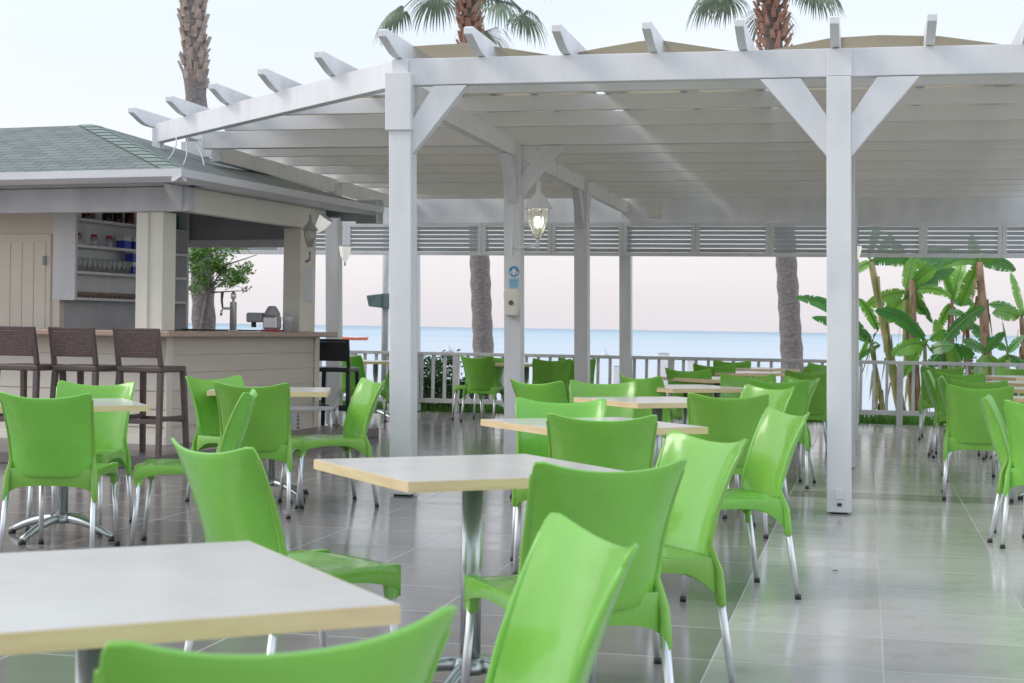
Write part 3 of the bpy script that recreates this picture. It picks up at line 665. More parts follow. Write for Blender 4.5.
# low perforated barrier along the bar side
lb_ = empty('foot_barrier', (-5.6, 13.2, .1), 0, 'low grey metal rail with perforated panels along the bar base', 'metal rail')
def LB(mb, name, m, bevel=0): o = mb.build(name, m, None, bevel); o.parent = lb_; o.matrix_parent_inverse = Matrix.Translation(-lb_.location); return o
z = .40; xl0 = AtY(181,409,12.9).x; 
A_ = Dp(181,409,14.6); B_ = Dp(331,408,14.9); C_ = Dp(337,397,16.6)
for v in (A_, B_, C_): v.z = .40
mb = MB(); mb.bar(A_, B_, .05, .04); mb.bar(B_, C_, .05, .04); LB(mb, 'top_rail', M['mesh'] if False else M['rail'], .004)
for v in (A_, A_.lerp(B_,.33), A_.lerp(B_,.66), B_, C_):
    mb = MB(); mb.tube([(v.x,v.y,.101),(v.x,v.y,.38)], .017, 8); LB(mb, 'upright', M['alu'])
for t0, t1 in ((.0,.13),(.72,.80)):
    p, q = A_.lerp(B_, t0), A_.lerp(B_, t1); mb = MB(); mb.bar((p.x,p.y,.275),(q.x,q.y,.275), .008, .16); LB(mb, 'perforated_panel', M['mesh'])
# wires above the hip
mb = MB(); p = Vector((-6.35,13.5,3.0))
for k in range(3):
    mb.tube([p+Vector((.1*k,.05*k,-.06)), p+Vector((.1*k+.05,-.1,-.14)), p+Vector((.15*k+.12,-.35,-.27)), p+Vector((.2*k+.2,-.7,-.40))], .006, 5)
tag(mb.build('loose_cables', M['lgrey']), 'loose pale cables hanging over the corner of the green roof', 'cable')
# lantern + box on the bar's end post
def lantern_wall(name, p, s, label, lit=False, frame=M['grey']):
    o = empty(name, p, 0, label, 'lantern')
    a = MB(); a.lathe([(.03*s,-.12*s),(.075*s,.0),(.085*s,.10*s),(.075*s,.105*s)], (0,0,0), 6, smooth=False); a.build('glass', M['lampglass'], o)
    a = MB()
    for k in range(6):
        t = 2*math.pi*k/6; c_, s_ = math.cos(t), math.sin(t)
        a.tube([(.033*s*c_,.033*s*s_,-.125*s),(.079*s*c_,.079*s*s_,0),(.089*s*c_,.089*s*s_,.10*s)], .004*s, 4)
    a.lathe([(.036*s,-.13*s),(.036*s,-.121*s)], (0,0,0), 10); a.build('frame', frame, o)
    a = MB(); a.lathe([(.12*s,.106*s),(.115*s,.118*s),(.07*s,.18*s),(.028*s,.23*s),(.02*s,.25*s),(.014*s,.33*s)], (0,0,0), 8); a.build('hood', frame, o)
    return o
p = Dp(310, 238, 15.75); o = lantern_wall('wall_lantern', p, .72, 'dark framed hexagonal lantern on the cream bar end post')
mb = MB(); mb.tube([(0,0,-.14),(0,0,-.22),(-.05,.03,-.24)], .012, 6); mb.build('bracket', M['grey'], o)
mb = MB(); p = Dp(309,285,15.8); mb.box((-.05,-.03,-.17),(.05,.03,.17)); tag(mb.build('junction_box', M['white'], loc=p, bevel=.006), 'tall white box under the lantern on the bar end post', 'box')
# half-shell lamps
def shell_lamp(p, rz, label, tilt=0):
    o = empty('wall_uplight', p, rz, label, 'wall lamp', 'bright wall lamps on posts'); o.rotation_euler = (0, R(tilt), rz)
    a = MB(); a.lathe([(.02,-.14),(.07,-.06),(.10,.07),(.10,.10)], (0,0,0), 8, smooth=False); a.build('diffuser', M['uplight'], o)
    o.scale = (.75,.75,.75)
    a = MB(); a.lathe([(.105,.101),(.105,.115)], (0,0,0), 8); a.build('frame', M['lgrey'], o); a = MB(); a.tube([(0,0,-.13),(0,0,-.2)], .014, 6); a.build('stem', M['lgrey'], o)
shell_lamp(Dp(322,224,15.9), 0, 'tilted bright lamp under the gutter beside the bar end post', 35)
shell_lamp(Dp(345,253,18.3), 0, 'bright lamp on the right side of the post behind the bar')
shell_lamp(Dp(855,253,17.8), 0, 'pale lamp peeking out right of the front right pergola post')

# ------------------------------------------------------------------ lantern, dispenser, signs on the second post
p = Dp(538,222,13.9); o = lantern_wall('post_lantern', p, 1.12, 'lit white coach lantern on the right side of the second pergola post', frame=M['white'])
mb = MB(); mb.tube([(-.235,0,-.22),(-.20,0,-.24),(-.02,0,-.21),(0,0,-.15)], .012, 8); mb.tube([(0,0,-.26),(0,0,-.14)], [.01,.018], 8); mb.box((-.245,-.035,-.30),(-.225,.035,.12)); mb.build('bracket', M['white'], o)
mb = MB(); mb.lathe([(.012,-.05),(.03,-.02),(.033,.02),(.02,.05)], (0,0,0), 10); mb.build('bulb', M['bulb'], o)
yp = PY[1]-.08
p = AtY(513.5, 303, yp); o = empty('soap_dispenser', (p.x, yp-.001, p.z), 0, 'cream hand sanitiser dispenser fixed on the second pergola post', 'dispenser')
mb = MB(); mb.prism([(-.055,-.12),(.055,-.12),(.078,.08),(.065,.13),(-.065,.13),(-.078,.08)], 'y', -.10, 0); mb.build('case', M['cream'], o, .015)
mb = MB(); mb.lathe([(.022,0),(.022,.008)], (0,0,0), 14); q = mb.build('window', M['brown'], o, loc=(0,-.101,0)); q.rotation_euler = (R(90),0,0)
mb = MB(); mb.box((-.03,-.08,-.135),(.03,-.02,-.1205)); mb.build('nozzle', M['grey'], o)
p = AtY(514, 271.5, yp); o = empty('round_notice', (p.x, yp, p.z), 0, 'round blue notice with white symbol above the dispenser', 'sign')
mb = MB(); mb.lathe([(.05,0),(.05,.003)], (0,0,0), 24); q = mb.build('disc', M['sign'], o, loc=(0,-.001,0)); q.rotation_euler = (R(90),0,0)
mb = MB(); mb.face([(-.012,-.0052,-.035),(.012,-.0052,-.035),(.02,-.0052,.01),(0,-.0052,.035),(-.02,-.0052,.01)]); mb.face([(-.04,-.0052,-.02),(-.02,-.0052,-.028),(-.026,-.0052,.0),(-.038,-.0052,.004)]); mb.face([(.04,-.0052,-.02),(.02,-.0052,-.028),(.026,-.0052,.0),(.038,-.0052,.004)]); mb.build('symbol', M['white'], o)
p = AtY(514, 283.5, yp); o = empty('notice', (p.x, yp, p.z), 0, 'small pale blue rectangular notice under the round one', 'sign')
mb = MB(); mb.box((-.048,-.004,-.05),(.048,-.0005,.05)); mb.build('panel', M['signl'], o)
mb = MB()
for k in range(4): mb.box((-.035,-.0055,.026-k*.018),(.035-.01*(k%2),-.0042,.032-k*.018))
mb.build('text_lines', M['sign'], o)

# ------------------------------------------------------------------ green chair
def chair_proto(name, mg):
    root = empty(name); SC = 1.02
    # backrest: concave shell whose sides sweep down
    NU, NV = 16, 18; P = []
    for j in range(NV+1):
        v = j/NV; row = []
        for i in range(NU+1):
            u = -1+2*i/NU
            hw = .206+.028*v**2.2+.004*(1-v)**3
            zt = .797+.037*abs(u)**2.3
            zb = .402+.035*(abs(u)**5)
            z = zb+(zt-zb)*v
            x = u*hw
            # rounded upper corners
            if v > .93 and abs(u) > .9: z -= .010*((v-.93)/.07)*((abs(u)-.9)/.1); x -= math.copysign(.006*((v-.93)/.07)*((abs(u)-.9)/.1), u)
            y = -.205-.02*v-.115*v**1.7 - .058*(1-u*u)*(.35+.65*math.sin(math.pi*min(1,v*.85+.1))) + .012*abs(u)**4
            row.append(Vector((x, y, z)))
        P.append(row)
    a = MB(); a.grid(P); o = a.build('backrest', mg, root)
    s = o.modifiers.new('thick', 'SOLIDIFY'); s.thickness = .011; s.offset = 0; s.use_rim = True
    s = o.modifiers.new('bevel', 'BEVEL'); s.width = .003; s.segments = 2; s.limit_method = 'ANGLE'; s.angle_limit = R(50)
    # thick rim: from the rear leg socket up the side, along the top edge and down again
    a = MB()
    for sg in (-1, 1):
        e = [row[0 if sg < 0 else NU].copy() for row in P]
        pr = [(Vector((sg*.2225,-.240,.285)), .018, .018), (Vector((sg*.2215,-.236,.34)), .0175, .0165), (Vector((sg*.219,-.231,.40)), .0155, .0145)]
        for k in range(2, NV-1, 2): pr.append((e[k]+Vector((-sg*.002,-.003,0)), .0135-.0055*k/NV, .0125-.0055*k/NV))
        rings = []
        for c, wx, wy in pr:
            rings.append([a.bm.verts.new(c+Vector((wx*math.cos(t), wy*math.sin(t), 0))) for t in [math.pi*2*q/8 for q in range(8)]])
        for r1, r2 in zip(rings[:-1], rings[1:]):
            for k in range(8): f = a.bm.faces.new((r1[k], r1[(k+1)%8], r2[(k+1)%8], r2[k])); f.smooth = True
        a.bm.faces.new(rings[0][::-1]); a.bm.faces.new(rings[-1])
    # seat pan, skirt and front sockets
    NX, NY = 10, 12; P = []
    def xh(t): return .218-.012*t          # half width from rear (0) to front (1)
    for j in range(NY+1):
        t = j/NY; row = []
        for i in range(NX+1):
            u = -1+2*i/NX; y = -.225+.455*t+.018*(1-u*u)*(1 if t > .5 else 0)*((t-.5)*2)
            z = .442-.014*(1-u**2)*math.sin(math.pi*t)-.02*max(0, t-.85)/.15*.6
            row.append(Vector((u*xh(t), y, z)))
        P.append(row)
    V = a.grid(P)
    def zbot(t, corner=0): return .442-(.042+.040*abs(2*t-1)**2.2)-(.045*max(0,(.25-t)/.25)**1.6)
    for i in (0, NX):
        for j in range(NY):
            t0, t1 = j/NY, (j+1)/NY
            q0 = V[j][i].co.copy(); q1 = V[j+1][i].co.copy(); q0.z = zbot(t0); q1.z = zbot(t1)
            f = a.bm.faces.new((V[j][i], V[j+1][i], a.bm.verts.new(q1), a.bm.verts.new(q0))); f.smooth = True
    for j, zz in ((0, .345), (NY, .365)):
        for i in range(NX):
            u0_, u1_ = -1+2*i/NX, -1+2*(i+1)/NX
            q0 = V[j][i].co.copy(); q1 = V[j][i+1].co.copy(); q0.z = zz+.012*(1-u0_*u0_) - .025*abs(u0_)**6; q1.z = zz+.012*(1-u1_*u1_)-.025*abs(u1_)**6
            f = a.bm.faces.new((V[j][i], V[j][i+1], a.bm.verts.new(q1), a.bm.verts.new(q0))); f.smooth = True
    for sg in (-1, 1):
        a.hexa([(sg*.178,.188,.335),(sg*.204,.188,.335),(sg*.204,.220,.335),(sg*.178,.220,.335),(sg*.170,.175,.44),(sg*.207,.175,.44),(sg*.207,.228,.44),(sg*.170,.228,.44)])
    bmesh.ops.remove_doubles(a.bm, verts=a.bm.verts, dist=.0004)
    o = a.build('seat', mg, root)
    s = o.modifiers.new('thick', 'SOLIDIFY'); s.thickness = .007; s.offset = -1
    s = o.modifiers.new('bevel', 'BEVEL'); s.width = .0035; s.segments = 2; s.limit_method = 'ANGLE'; s.angle_limit = R(50)
    for (p0, p1) in (((-.218,-.238,.32),(-.230,-.290,0)), ((.218,-.238,.32),(.230,-.290,0)), ((-.191,.203,.36),(-.203,.240,0)), ((.191,.203,.36),(.203,.240,0))):
        p0, p1 = Vector(p0), Vector(p1); d = (p1-p0); e1 = p0+d*(1-.018/.365)
        a = MB(); a.tube([p0, e1], [.0135,.0125], 12); lg = a.build('leg', M['alu'], root)
        a = MB(); a.tube([e1+d*-.01, p1], .0145, 10); a.build('foot_cap', M['black'], lg)
    for ob in [k for k in bpy.data.objects if k.parent == root or (k.parent and k.parent.parent == root)]:
        ob.data.transform(Matrix.Scale(SC, 4))
    return root
GC = chair_proto('cafe_chair', M['green'])
used = {}
def place_chair(px, py, d, phi, label, group='green plastic chairs', zf=0, proto=None):
    pr = proto or GC
    if pr.name not in used: o = pr; used[pr.name] = 1
    else: o = copy_tree(pr)
    P = Dp(px, py, d); rz = facing(phi); f = Vector((-math.sin(rz), math.cos(rz), 0))
    q = P + f*.32
    o.location = (q.x, q.y, zf); o.rotation_euler = (0,0,rz)
    return tag(o, label, 'chair', group)
def cC(cx, cd_, phi, label, group='green plastic chairs'):    # by camera-frame ground position of the back
    v = r0*cx + Vector((-math.sin(YAW), math.cos(YAW), 0))*cd_
    o = copy_tree(GC) if used.get(GC.name) else GC; used[GC.name] = 1
    rz = facing(phi); f = Vector((-math.sin(rz), math.cos(rz), 0)); q = v+f*.32
    o.location = (q.x,q.y,0); o.rotation_euler = (0,0,rz); return tag(o, label, 'chair', group)
MR = 'green chairs around the middle row of tables'; LG = 'green chairs around the two tables near the bar'
RG = 'green chairs of the right hand row'; BG = 'green chairs at the tables by the fence'
place_chair(288, 625, 1.88, 125, 'green chair cut off at the bottom edge, seen from behind at the nearest table', MR)
place_chair(583, 535, 2.80, 196, 'glossy green chair in the right foreground with its inner face toward the nearest table', MR)
place_chair(610, 475, 4.27, 113, 'large green chair seen from behind, tucked at the front right of the second table', MR)
place_chair(704, 446, 5.38, 207, 'green chair with shiny inner face at the right of the second table', MR)
place_chair(215, 445, 4.68, 42, 'green chair left of the second table, its seat showing right of its back', MR)
place_chair(602, 422, 6.6, 88, 'green chair seen from behind in front of the third table', MR)
place_chair(561, 402, 8.0, 268, 'green chair facing the camera behind the third table', MR)
place_chair(785, 412, 7.2, 194, 'green chair facing left at the right of the third table, beside the aisle', MR)
place_chair(537, 390, 10.8, 50, 'small green chair corner peeking out behind the chair facing the camera', MR)
place_chair(603, 385, 10.9, 265, 'green chair facing the camera behind the fourth table', MR)
place_chair(728, 396, 9.0, 86, 'green chair seen from behind in front of the fourth table, widest of the middle row', MR)
place_chair(768, 393, 10.4, 215, 'green chair right of the fourth table, half hidden by the chair seen from behind', MR)
place_chair(641, 378, 12.3, 40, 'green chair at the left of the fifth table', MR)
place_chair(748, 380, 13.2, 262, 'green chair facing the camera behind the fifth table', MR)
place_chair(778, 386, 11.9, 82, 'darker green chair seen from behind in front of the fifth table', MR)
place_chair(801, 380, 12.6, 206, 'green chair facing left at the right of the fifth table, legs in the aisle', MR)
place_chair(688, 374, 14.8, 60, 'green chair at the left of the sixth table', MR)
place_chair(810, 374, 14.8, 82, 'green chair seen from behind in front of the sixth table', MR)
place_chair(817, 372, 16.2, 205, 'green chair at the right of the sixth table, nearly hidden', MR)
place_chair(714, 372, 17.0, 70, 'green chair at the left of the seventh table', MR)
place_chair(822, 370, 18.4, 215, 'green chair at the right of the seventh table beside the front post', MR)
place_chair(732, 368, 19.4, 80, 'dark looking green chair farthest back in the middle row', MR)
# near the bar
place_chair(46, 392, 7.75, 88, 'green chair at the left picture edge seen from behind', LG)
place_chair(96, 380, 9.3, 268, 'green chair facing the camera across the leftmost table', LG)
place_chair(246, 388, 8.35, 184, 'green chair seen edge on, facing left to the leftmost table', LG)
place_chair(252, 380, 9.55, 86, 'green chair seen from behind in front of the table beside the bar', LG)
place_chair(215, 372, 10.6, 318, 'green chair against the bar wall, left of the table beside the bar', LG)
place_chair(371, 376, 10.5, 204, 'green chair facing left beside the front left pergola post', LG)
# right row
place_chair(1048, 402, 8.6, 62, 'green chair cut by the right picture edge, nearest of the right row', RG)
place_chair(990, 400, 9.2, 340, 'green chair with shiny inner face just left of the one cut by the right edge', RG)
place_chair(980, 388, 11.2, 78, 'green chair seen squarely from behind in the right row', RG)
place_chair(978, 384, 12.6, 80, 'green chair whose top rises behind the squarely seen one in the right row', RG)
place_chair(944, 380, 13.4, 345, 'green chair facing right with glossy inner face, fourth along the right row', RG)
place_chair(960, 378, 15.0, 75, 'green chair in the right row just behind the glossy inner faced one', RG)
place_chair(929, 376, 15.6, 342, 'slim looking green chair facing right near the end of the right row', RG)
place_chair(942, 374, 17.6, 75, 'green chair seen from behind at the far end of the right row', RG)
place_chair(1016, 378, 18.0, 250, 'green chair at the right picture edge behind the farthest right tables', RG)
# by the fence
place_chair(477, 359, 19.6, 62, 'dull green chair seen from behind at the fence beside the palm trunk', BG)
place_chair(497, 359, 19.9, 140, 'green chair next to the dull one, right of the palm trunk by the fence', BG)
place_chair(552, 361, 18.6, 96, 'dark green chair at the fence, left one between two pergola posts', BG)
place_chair(577, 361, 19.2, 92, 'dark green chair at the fence, partly behind the third pergola post', BG)
place_chair(346, 361, 19.0, 60, 'green chair half hidden by the black bar stool', BG)
place_chair(396, 366, 18.6, 180, 'green chair mostly hidden behind the front left pergola post', BG)

# ------------------------------------------------------------------ tables
def table_proto():
    root = empty('cafe_table'); h = .4; zt = .75
    a = MB(); a.box((-h+.004,-h+.004,zt-.032),(h-.004,h-.004,zt)); t = a.build('tabletop', M['top'], root)
    a = MB()
    for (x0, x1, y0, y1) in ((-h,h,-h,-h+.004),(-h,h,h-.004,h),(-h,-h+.004,-h+.004,h-.004),(h-.004,h,-h+.004,h-.004)):
        a.box((x0,y0,zt-.0325),(x1,y1,zt-.0015))
    a.build('edge_band', M['edge'], t)
    a = MB(); a.tube([(0,0,.09),(0,0,zt-.033)], .034, 20); a.build('column', M['chrome'], root)
    a = MB(); a.lathe([(.05,.08),(.055,.10),(.045,.125),(.036,.13)], (0,0,0), 20); a.build('hub', M['chrome'], root); a = MB(); a.box((-.13,-.13,zt-.038),(.13,.13,zt-.0325)); a.build('mounting_plate', M['chrome'], root)
    for k in range(4):
        t_ = math.pi/4+k*math.pi/2; c, s = math.cos(t_), math.sin(t_); pts = []
        for q in range(8):
            u = q/7; rr = .03+.31*u; pts.append((rr*c, rr*s, .105-.085*u**1.8))
        a = MB(); a.tube(pts, [.024,.024,.023,.022,.021,.020,.019,.018], 8); f = a.build('foot', M['chrome'], root)
        a = MB(); a.lathe([(.02,0),(.022,.012),(.012,.022)], (.335*c,.335*s,0), 10); a.build('glide', M['black'], f)
    return root
TP = table_proto(); tfirst = [True]
def table(x, y, rz, label, group='square cafe tables'):
    o = TP if tfirst[0] else copy_tree(TP); tfirst[0] = False
    o.location = (x,y,0); o.rotation_euler = (0,0,rz); return tag(o, label, 'table', group)
def cw(cx, cd_): v = r0*cx + Vector((-math.sin(YAW), math.cos(YAW), 0))*cd_; return v.x, v.y
RZ = R(40)
TG = 'square pedestal tables of the middle row'
table(*cw(-.712,2.68), RZ, 'square pale table in the left foreground cut by the picture edge, nearest of all', TG)
table(*cw(-.12,5.02), RZ, 'square cream topped table in the centre with a beech edge, second nearest', TG)
table(*cw(.39,7.45), RZ, 'third table of the middle row, behind the big green chair seen from behind', TG)
table(*cw(.95,10.05), RZ, 'fourth table of the middle row, between two chairs seen from the back and front', TG)
table(*cw(1.42,12.5), RZ, 'fifth table of the middle row, just above the widest green chair back', TG)
table(*cw(1.98,14.9), RZ, 'sixth table of the middle row, partly behind a chair facing the camera', TG)
table(*cw(2.55,17.2), RZ, 'seventh table of the middle row near the fence', TG)
table(*cw(3.0,19.2), RZ, 'farthest table of the middle row against the fence', TG)
table(*cw((64-512)/F*8.6, 8.6), R(12.87+24), 'leftmost square table with steel pedestal between two facing chairs', 'square tables near the bar')
table(*cw((272-512)/F*10.75, 10.75), R(12.87+5), 'square table standing right before the beige bar wall', 'square tables near the bar')
RTG = 'square tables of the right hand row'
table(*cw(4.08,11.3), RZ, 'nearest table at the right picture edge', RTG)
table(*cw(4.6,13.3), RZ, 'second table from the front at the right picture edge', RTG)
table(*cw(5.05,15.1), RZ, 'third table from the front at the right picture edge', RTG)
table(*cw(5.6,17.2), RZ, 'farthest table of the right row in front of the banana plants', RTG)
table(*cw((527-512)/F*19.8, 19.8), R(13), 'table at the fence between the first and second pairs of dark green chairs', 'square tables at the fence')
table(*cw((376-512)/F*19.9, 19.9), R(13), 'table at the fence left of the front left pergola post', 'square tables at the fence')

# ------------------------------------------------------------------ bar stools
def stool_proto(name, mp, mw):
    root = empty(name); sh = .74; w = .20
    def leg(x0, y0, x1, y1, zt, nm='leg'):
        a = MB(); a.hexa([(x1-.02,y1-.02,0),(x1+.02,y1-.02,0),(x1+.02,y1+.02,0),(x1-.02,y1+.02,0),(x0-.022,y0-.022,zt),(x0+.022,y0-.022,zt),(x0+.022,y0+.022,zt),(x0-.022,y0+.022,zt)]); a.build(nm, mp, root, .004)
    for sg in (-1, 1):
        leg(sg*(w-.01),-.18,sg*(w+.01),-.23,sh-.05); leg(sg*(w-.01),.18,sg*(w+.01),.22,sh-.05)
    a = MB(); a.box((-w-.01,-.205,sh-.05),(w+.01,.205,sh)); a.build('seat', mp, root, .012)
    a = MB(); a.box((-w-.0,-.218,.27),(w,-.195,.31)); a.box((-w,.195,.27),(w,.218,.31)); a.box((-w-.012,-.19,.29),(-w+.012,.19,.33)); a.box((w-.012,-.19,.29),(w+.012,.19,.33)); a.build('footrest', mp, root, .004)
    a = MB()
    for sg in (-1, 1):
        x = sg*(w-.004); a.hexa([(x-.018,-.205,sh+.0005),(x+.018,-.205,sh+.0005),(x+.018,-.165,sh+.0005),(x-.018,-.165,sh+.0005),(x-.018,-.262,1.05),(x+.018,-.262,1.05),(x+.018,-.232,1.05),(x-.018,-.232,1.05)])
    a.hexa([(-w+.022,-.258,1.02),(w-.022,-.258,1.02),(w-.022,-.232,1.02),(-w+.022,-.232,1.02),(-w+.022,-.262,1.05),(w-.022,-.262,1.05),(w-.022,-.236,1.05),(-w+.022,-.236,1.05)])
    bf = a.build('back_frame', mp, root, .005)
    a = MB(); a.hexa([(-w+.016,-.222,.81),(w-.016,-.222,.81),(w-.016,-.200,.81),(-w+.016,-.200,.81),(-w+.016,-.256,1.019),(w-.016,-.256,1.019),(w-.016,-.234,1.019),(-w+.016,-.234,1.019)]); a.build('woven_back', mw, root, .006)
    return root
SP = stool_proto('bar_stool', M['brown'], M['wick'])
for k, (px, lb) in enumerate(((12,'brown wicker bar stool cut by the left picture edge'), (71,'brown wicker bar stool standing in the middle of the three at the bar'), (136,'brown wicker bar stool nearest the cream corner post of the bar'))):
    o = SP if k == 0 else copy_tree(SP); P = Dp(px, 326, 12.6); rz = facing(72); q = P+Vector((-math.sin(rz), math.cos(rz), 0))*.25
    o.location = (q.x,q.y,.1); o.rotation_euler = (0,0,rz); tag(o, lb, 'bar stool', 'brown wicker stools along the bar')
SQ = stool_proto('bar_stool', M['blackp'], mat('black_weave', (.03,.035,.045), .4, noise=60, col2=(.015,.016,.02)))
P = Dp(330, 336, 16.8); rz = facing(80); q = P+Vector((-math.sin(rz), math.cos(rz), 0))*.25; SQ.location = (q.x,q.y,0); SQ.rotation_euler = (0,0,rz)
tag(SQ, 'black bar stool standing at the right end of the bar counter', 'bar stool')

# ------------------------------------------------------------------ palms
def fan_leaf(mb, base, direction, L, size, droop, rnd, m):
    d = Vector(direction).normalized(); base = Vector(base); pts = []
    for k in range(6):
        t = k/5; pts.append(base+d*L*t+Vector((0,0,-droop*L*t*t*.6)))
    mb.tube(pts, [.022,.019,.016,.013,.011,.009], 5, m=0)
    tip = pts[-1]; ax = (pts[-1]-pts[-2]).normalized(); sd_ = ax.cross(Vector((0,0,1)))
    if sd_.length < .1: sd_ = Vector((1,0,0))
    sd_.normalize(); n = sd_.cross(ax)
    N = 34
    for k in range(N):
        a = -1.9+3.8*k/(N-1); a += rnd.uniform(-.03,.03); l = size*(1-.18*abs(a)/1.9)*rnd.uniform(.85,1.05)
        dr = (ax*math.cos(a)+sd_*math.sin(a)+n*.12*math.cos(a)).normalized(); w = size*.030
        p0 = tip; prev = None; q = p0; wd = dr.cross(Vector((0,0,1)));
        if wd.length < .05: wd = sd_
        wd.normalize(); vec = dr.copy()
        segs = 5; ring = []
        for s_ in range(segs+1):
            t = s_/segs; ww = w*(.35+1.3*t if t < .5 else 2.0*(1-t)+.02)
            ring.append((q-wd*ww, q+wd*ww))
            grav = 0.0 if t < .35 else .34*(1+droop)
            vec = (vec+Vector((0,0,-grav))).normalized(); q = q+vec*(l/segs)
        for s_ in range(segs):
            mb.face([ring[s_][0], ring[s_][1], ring[s_+1][1], ring[s_+1][0]], m=m)
def palm(base, top, r_base, r_top, label, leaves=None, boots=None, bootmat='bootred', seed=1, crown=True, hmin=None, group='fan palms behind the pergola'):
    rnd = random.Random(seed); base = Vector(base); top = Vector(top)
    o = empty('palm_tree', base, 0, label, 'palm tree', group)
    n = 46; pts = []; rad = []
    for k in range(n):
        t = k/(n-1); p = base.lerp(top, t); p = p+Vector((0,0,0)); pts.append(p-base); r_ = r_base+(r_top-r_base)*t; rad.append(r_*(1+.05*(1 if k%2 else -1)+rnd.uniform(-.02,.02)+(.35*(1-t*8) if t < .125 else 0)))
    a = MB(); a.tube(pts, rad, 14); tr = a.build('trunk', M['trunk'], o)
    if boots:
        z0, z1, rb = boots; a = MB(); cnt = int((z1-z0)*60); ax = (top-base).normalized()
        for k in range(cnt):
            z = z0+(z1-z0)*k/cnt; t = (z-base.z)/(top.z-base.z); c = base.lerp(top, t)-base; an = k*2.399+rnd.uniform(-.2,.2)
            dr = Vector((math.cos(an), math.sin(an), 0)); tg = Vector((-math.sin(an), math.cos(an), 0)); rr = rb*rnd.uniform(.85,1.0); w = rnd.uniform(.035,.06); L = rnd.uniform(.10,.20)
            p0 = c+dr*rr*.7; p1 = c+dr*(rr+rnd.uniform(.02,.07))+Vector((0,0,L)); p1 += tg*rnd.uniform(-.03,.03)
            a.hexa([p0-tg*w, p0+tg*w, p0+tg*w+dr*.05, p0-tg*w+dr*.05, p1-tg*w*.7-dr*.02, p1+tg*w*.7-dr*.02, p1+tg*w*.5+dr*.01, p1-tg*w*.5+dr*.01])
        a.build('leaf_boots', M[bootmat], tr)
    if crown:
        a = MB()
        for (az, el, L, size, droop, m) in leaves:
            dr = Vector((math.cos(R(az))*math.cos(R(el)), math.sin(R(az))*math.cos(R(el)), math.sin(R(el))))
            fan_leaf(a, top-base+Vector((0,0,.05)), dr, L, size, droop, rnd, m)
        a.build('crown', [M['frond'], M['frond'], M['frondg']], o, fix=False)
    return o
def leaves(seed, extra=()):
    rnd = random.Random(seed); L = []
    for k in range(20):
        az = k*137.5+rnd.uniform(-15,15); el = 78-k*4.6+rnd.uniform(-6,6)
        L.append((az, el, rnd.uniform(.9,1.2), rnd.uniform(.72,.92), .30+.03*k, 2 if k < 9 else 1))
    return L+list(extra)
def palm_px(bx, by, tx, ty, d, rb, rt, **kw):
    B = Dp(bx, by, d); T = Dp(tx, ty, d); B.z = -.6 ; return palm(B, T, rb, rt, **kw)
def at_ground(px1, py1, px2, py2, d, zg=-.7):   # extend the line through two pixels down to the ground at this distance
    A = Dp(px1,py1,d); B = Dp(px2,py2,d); t = (zg-A.z)/(B.z-A.z); return A.lerp(B, t)
B1 = at_ground(470,20,483,340,27); T1_ = Dp(468,-22,27)
palm(B1, T1_, .19, .14, 'leaning palm by the dull fence chairs with its crown above the beam\'s left half', leaves(2), (T1_.z-1.3, T1_.z+.05, .22), seed=2)
B2 = at_ground(772,20,791,340,26.5); T2_ = Dp(769,-30,26.5)
palm(B2, T2_, .20, .15, 'leaning palm whose crown rises above the beam just left of the front right post', leaves(5), (T2_.z-1.45, T2_.z+.05, .29), seed=5)
B3 = at_ground(190,0,203,320,23); T3_ = Dp(185,-215,23)
palm(B3, T3_, .18, .15, 'tall rough palm trunk standing behind the green bar roof', leaves(9), (Dp(190,88,23).z, T3_.z, .185), bootmat='boot', seed=9)

# ------------------------------------------------------------------ leaf clump bushes / tree
def leafball(mb, c, rad, n, size, rnd, m=0, clumps=9):
    c = Vector(c); cs = []
    for k in range(clumps):
        while True:
            v = Vector((rnd.uniform(-1,1), rnd.uniform(-1,1), rnd.uniform(-1,1)))
            if v.length < 1: break
        cs.append((Vector((v.x*rad[0], v.y*rad[1], v.z*rad[2])), rnd.uniform(.25,.5)))
    for k in range(n):
        q, s_ = rnd.choice(cs); v = Vector((rnd.gauss(0,1), rnd.gauss(0,1), rnd.gauss(0,1)))*s_*.5
        p = c+q+Vector((v.x*rad[0], v.y*rad[1], v.z*rad[2]))
        d = Vector((rnd.uniform(-1,1), rnd.uniform(-1,1), rnd.uniform(-.6,.8))).normalized(); u = d.cross(Vector((rnd.uniform(-1,1),rnd.uniform(-1,1),rnd.uniform(-1,1)))).normalized(); L = size*rnd.uniform(.7,1.3); w = L*.22
        mb.face([p, p+d*L*.5+u*w, p+d*L, p+d*L*.5-u*w], m)
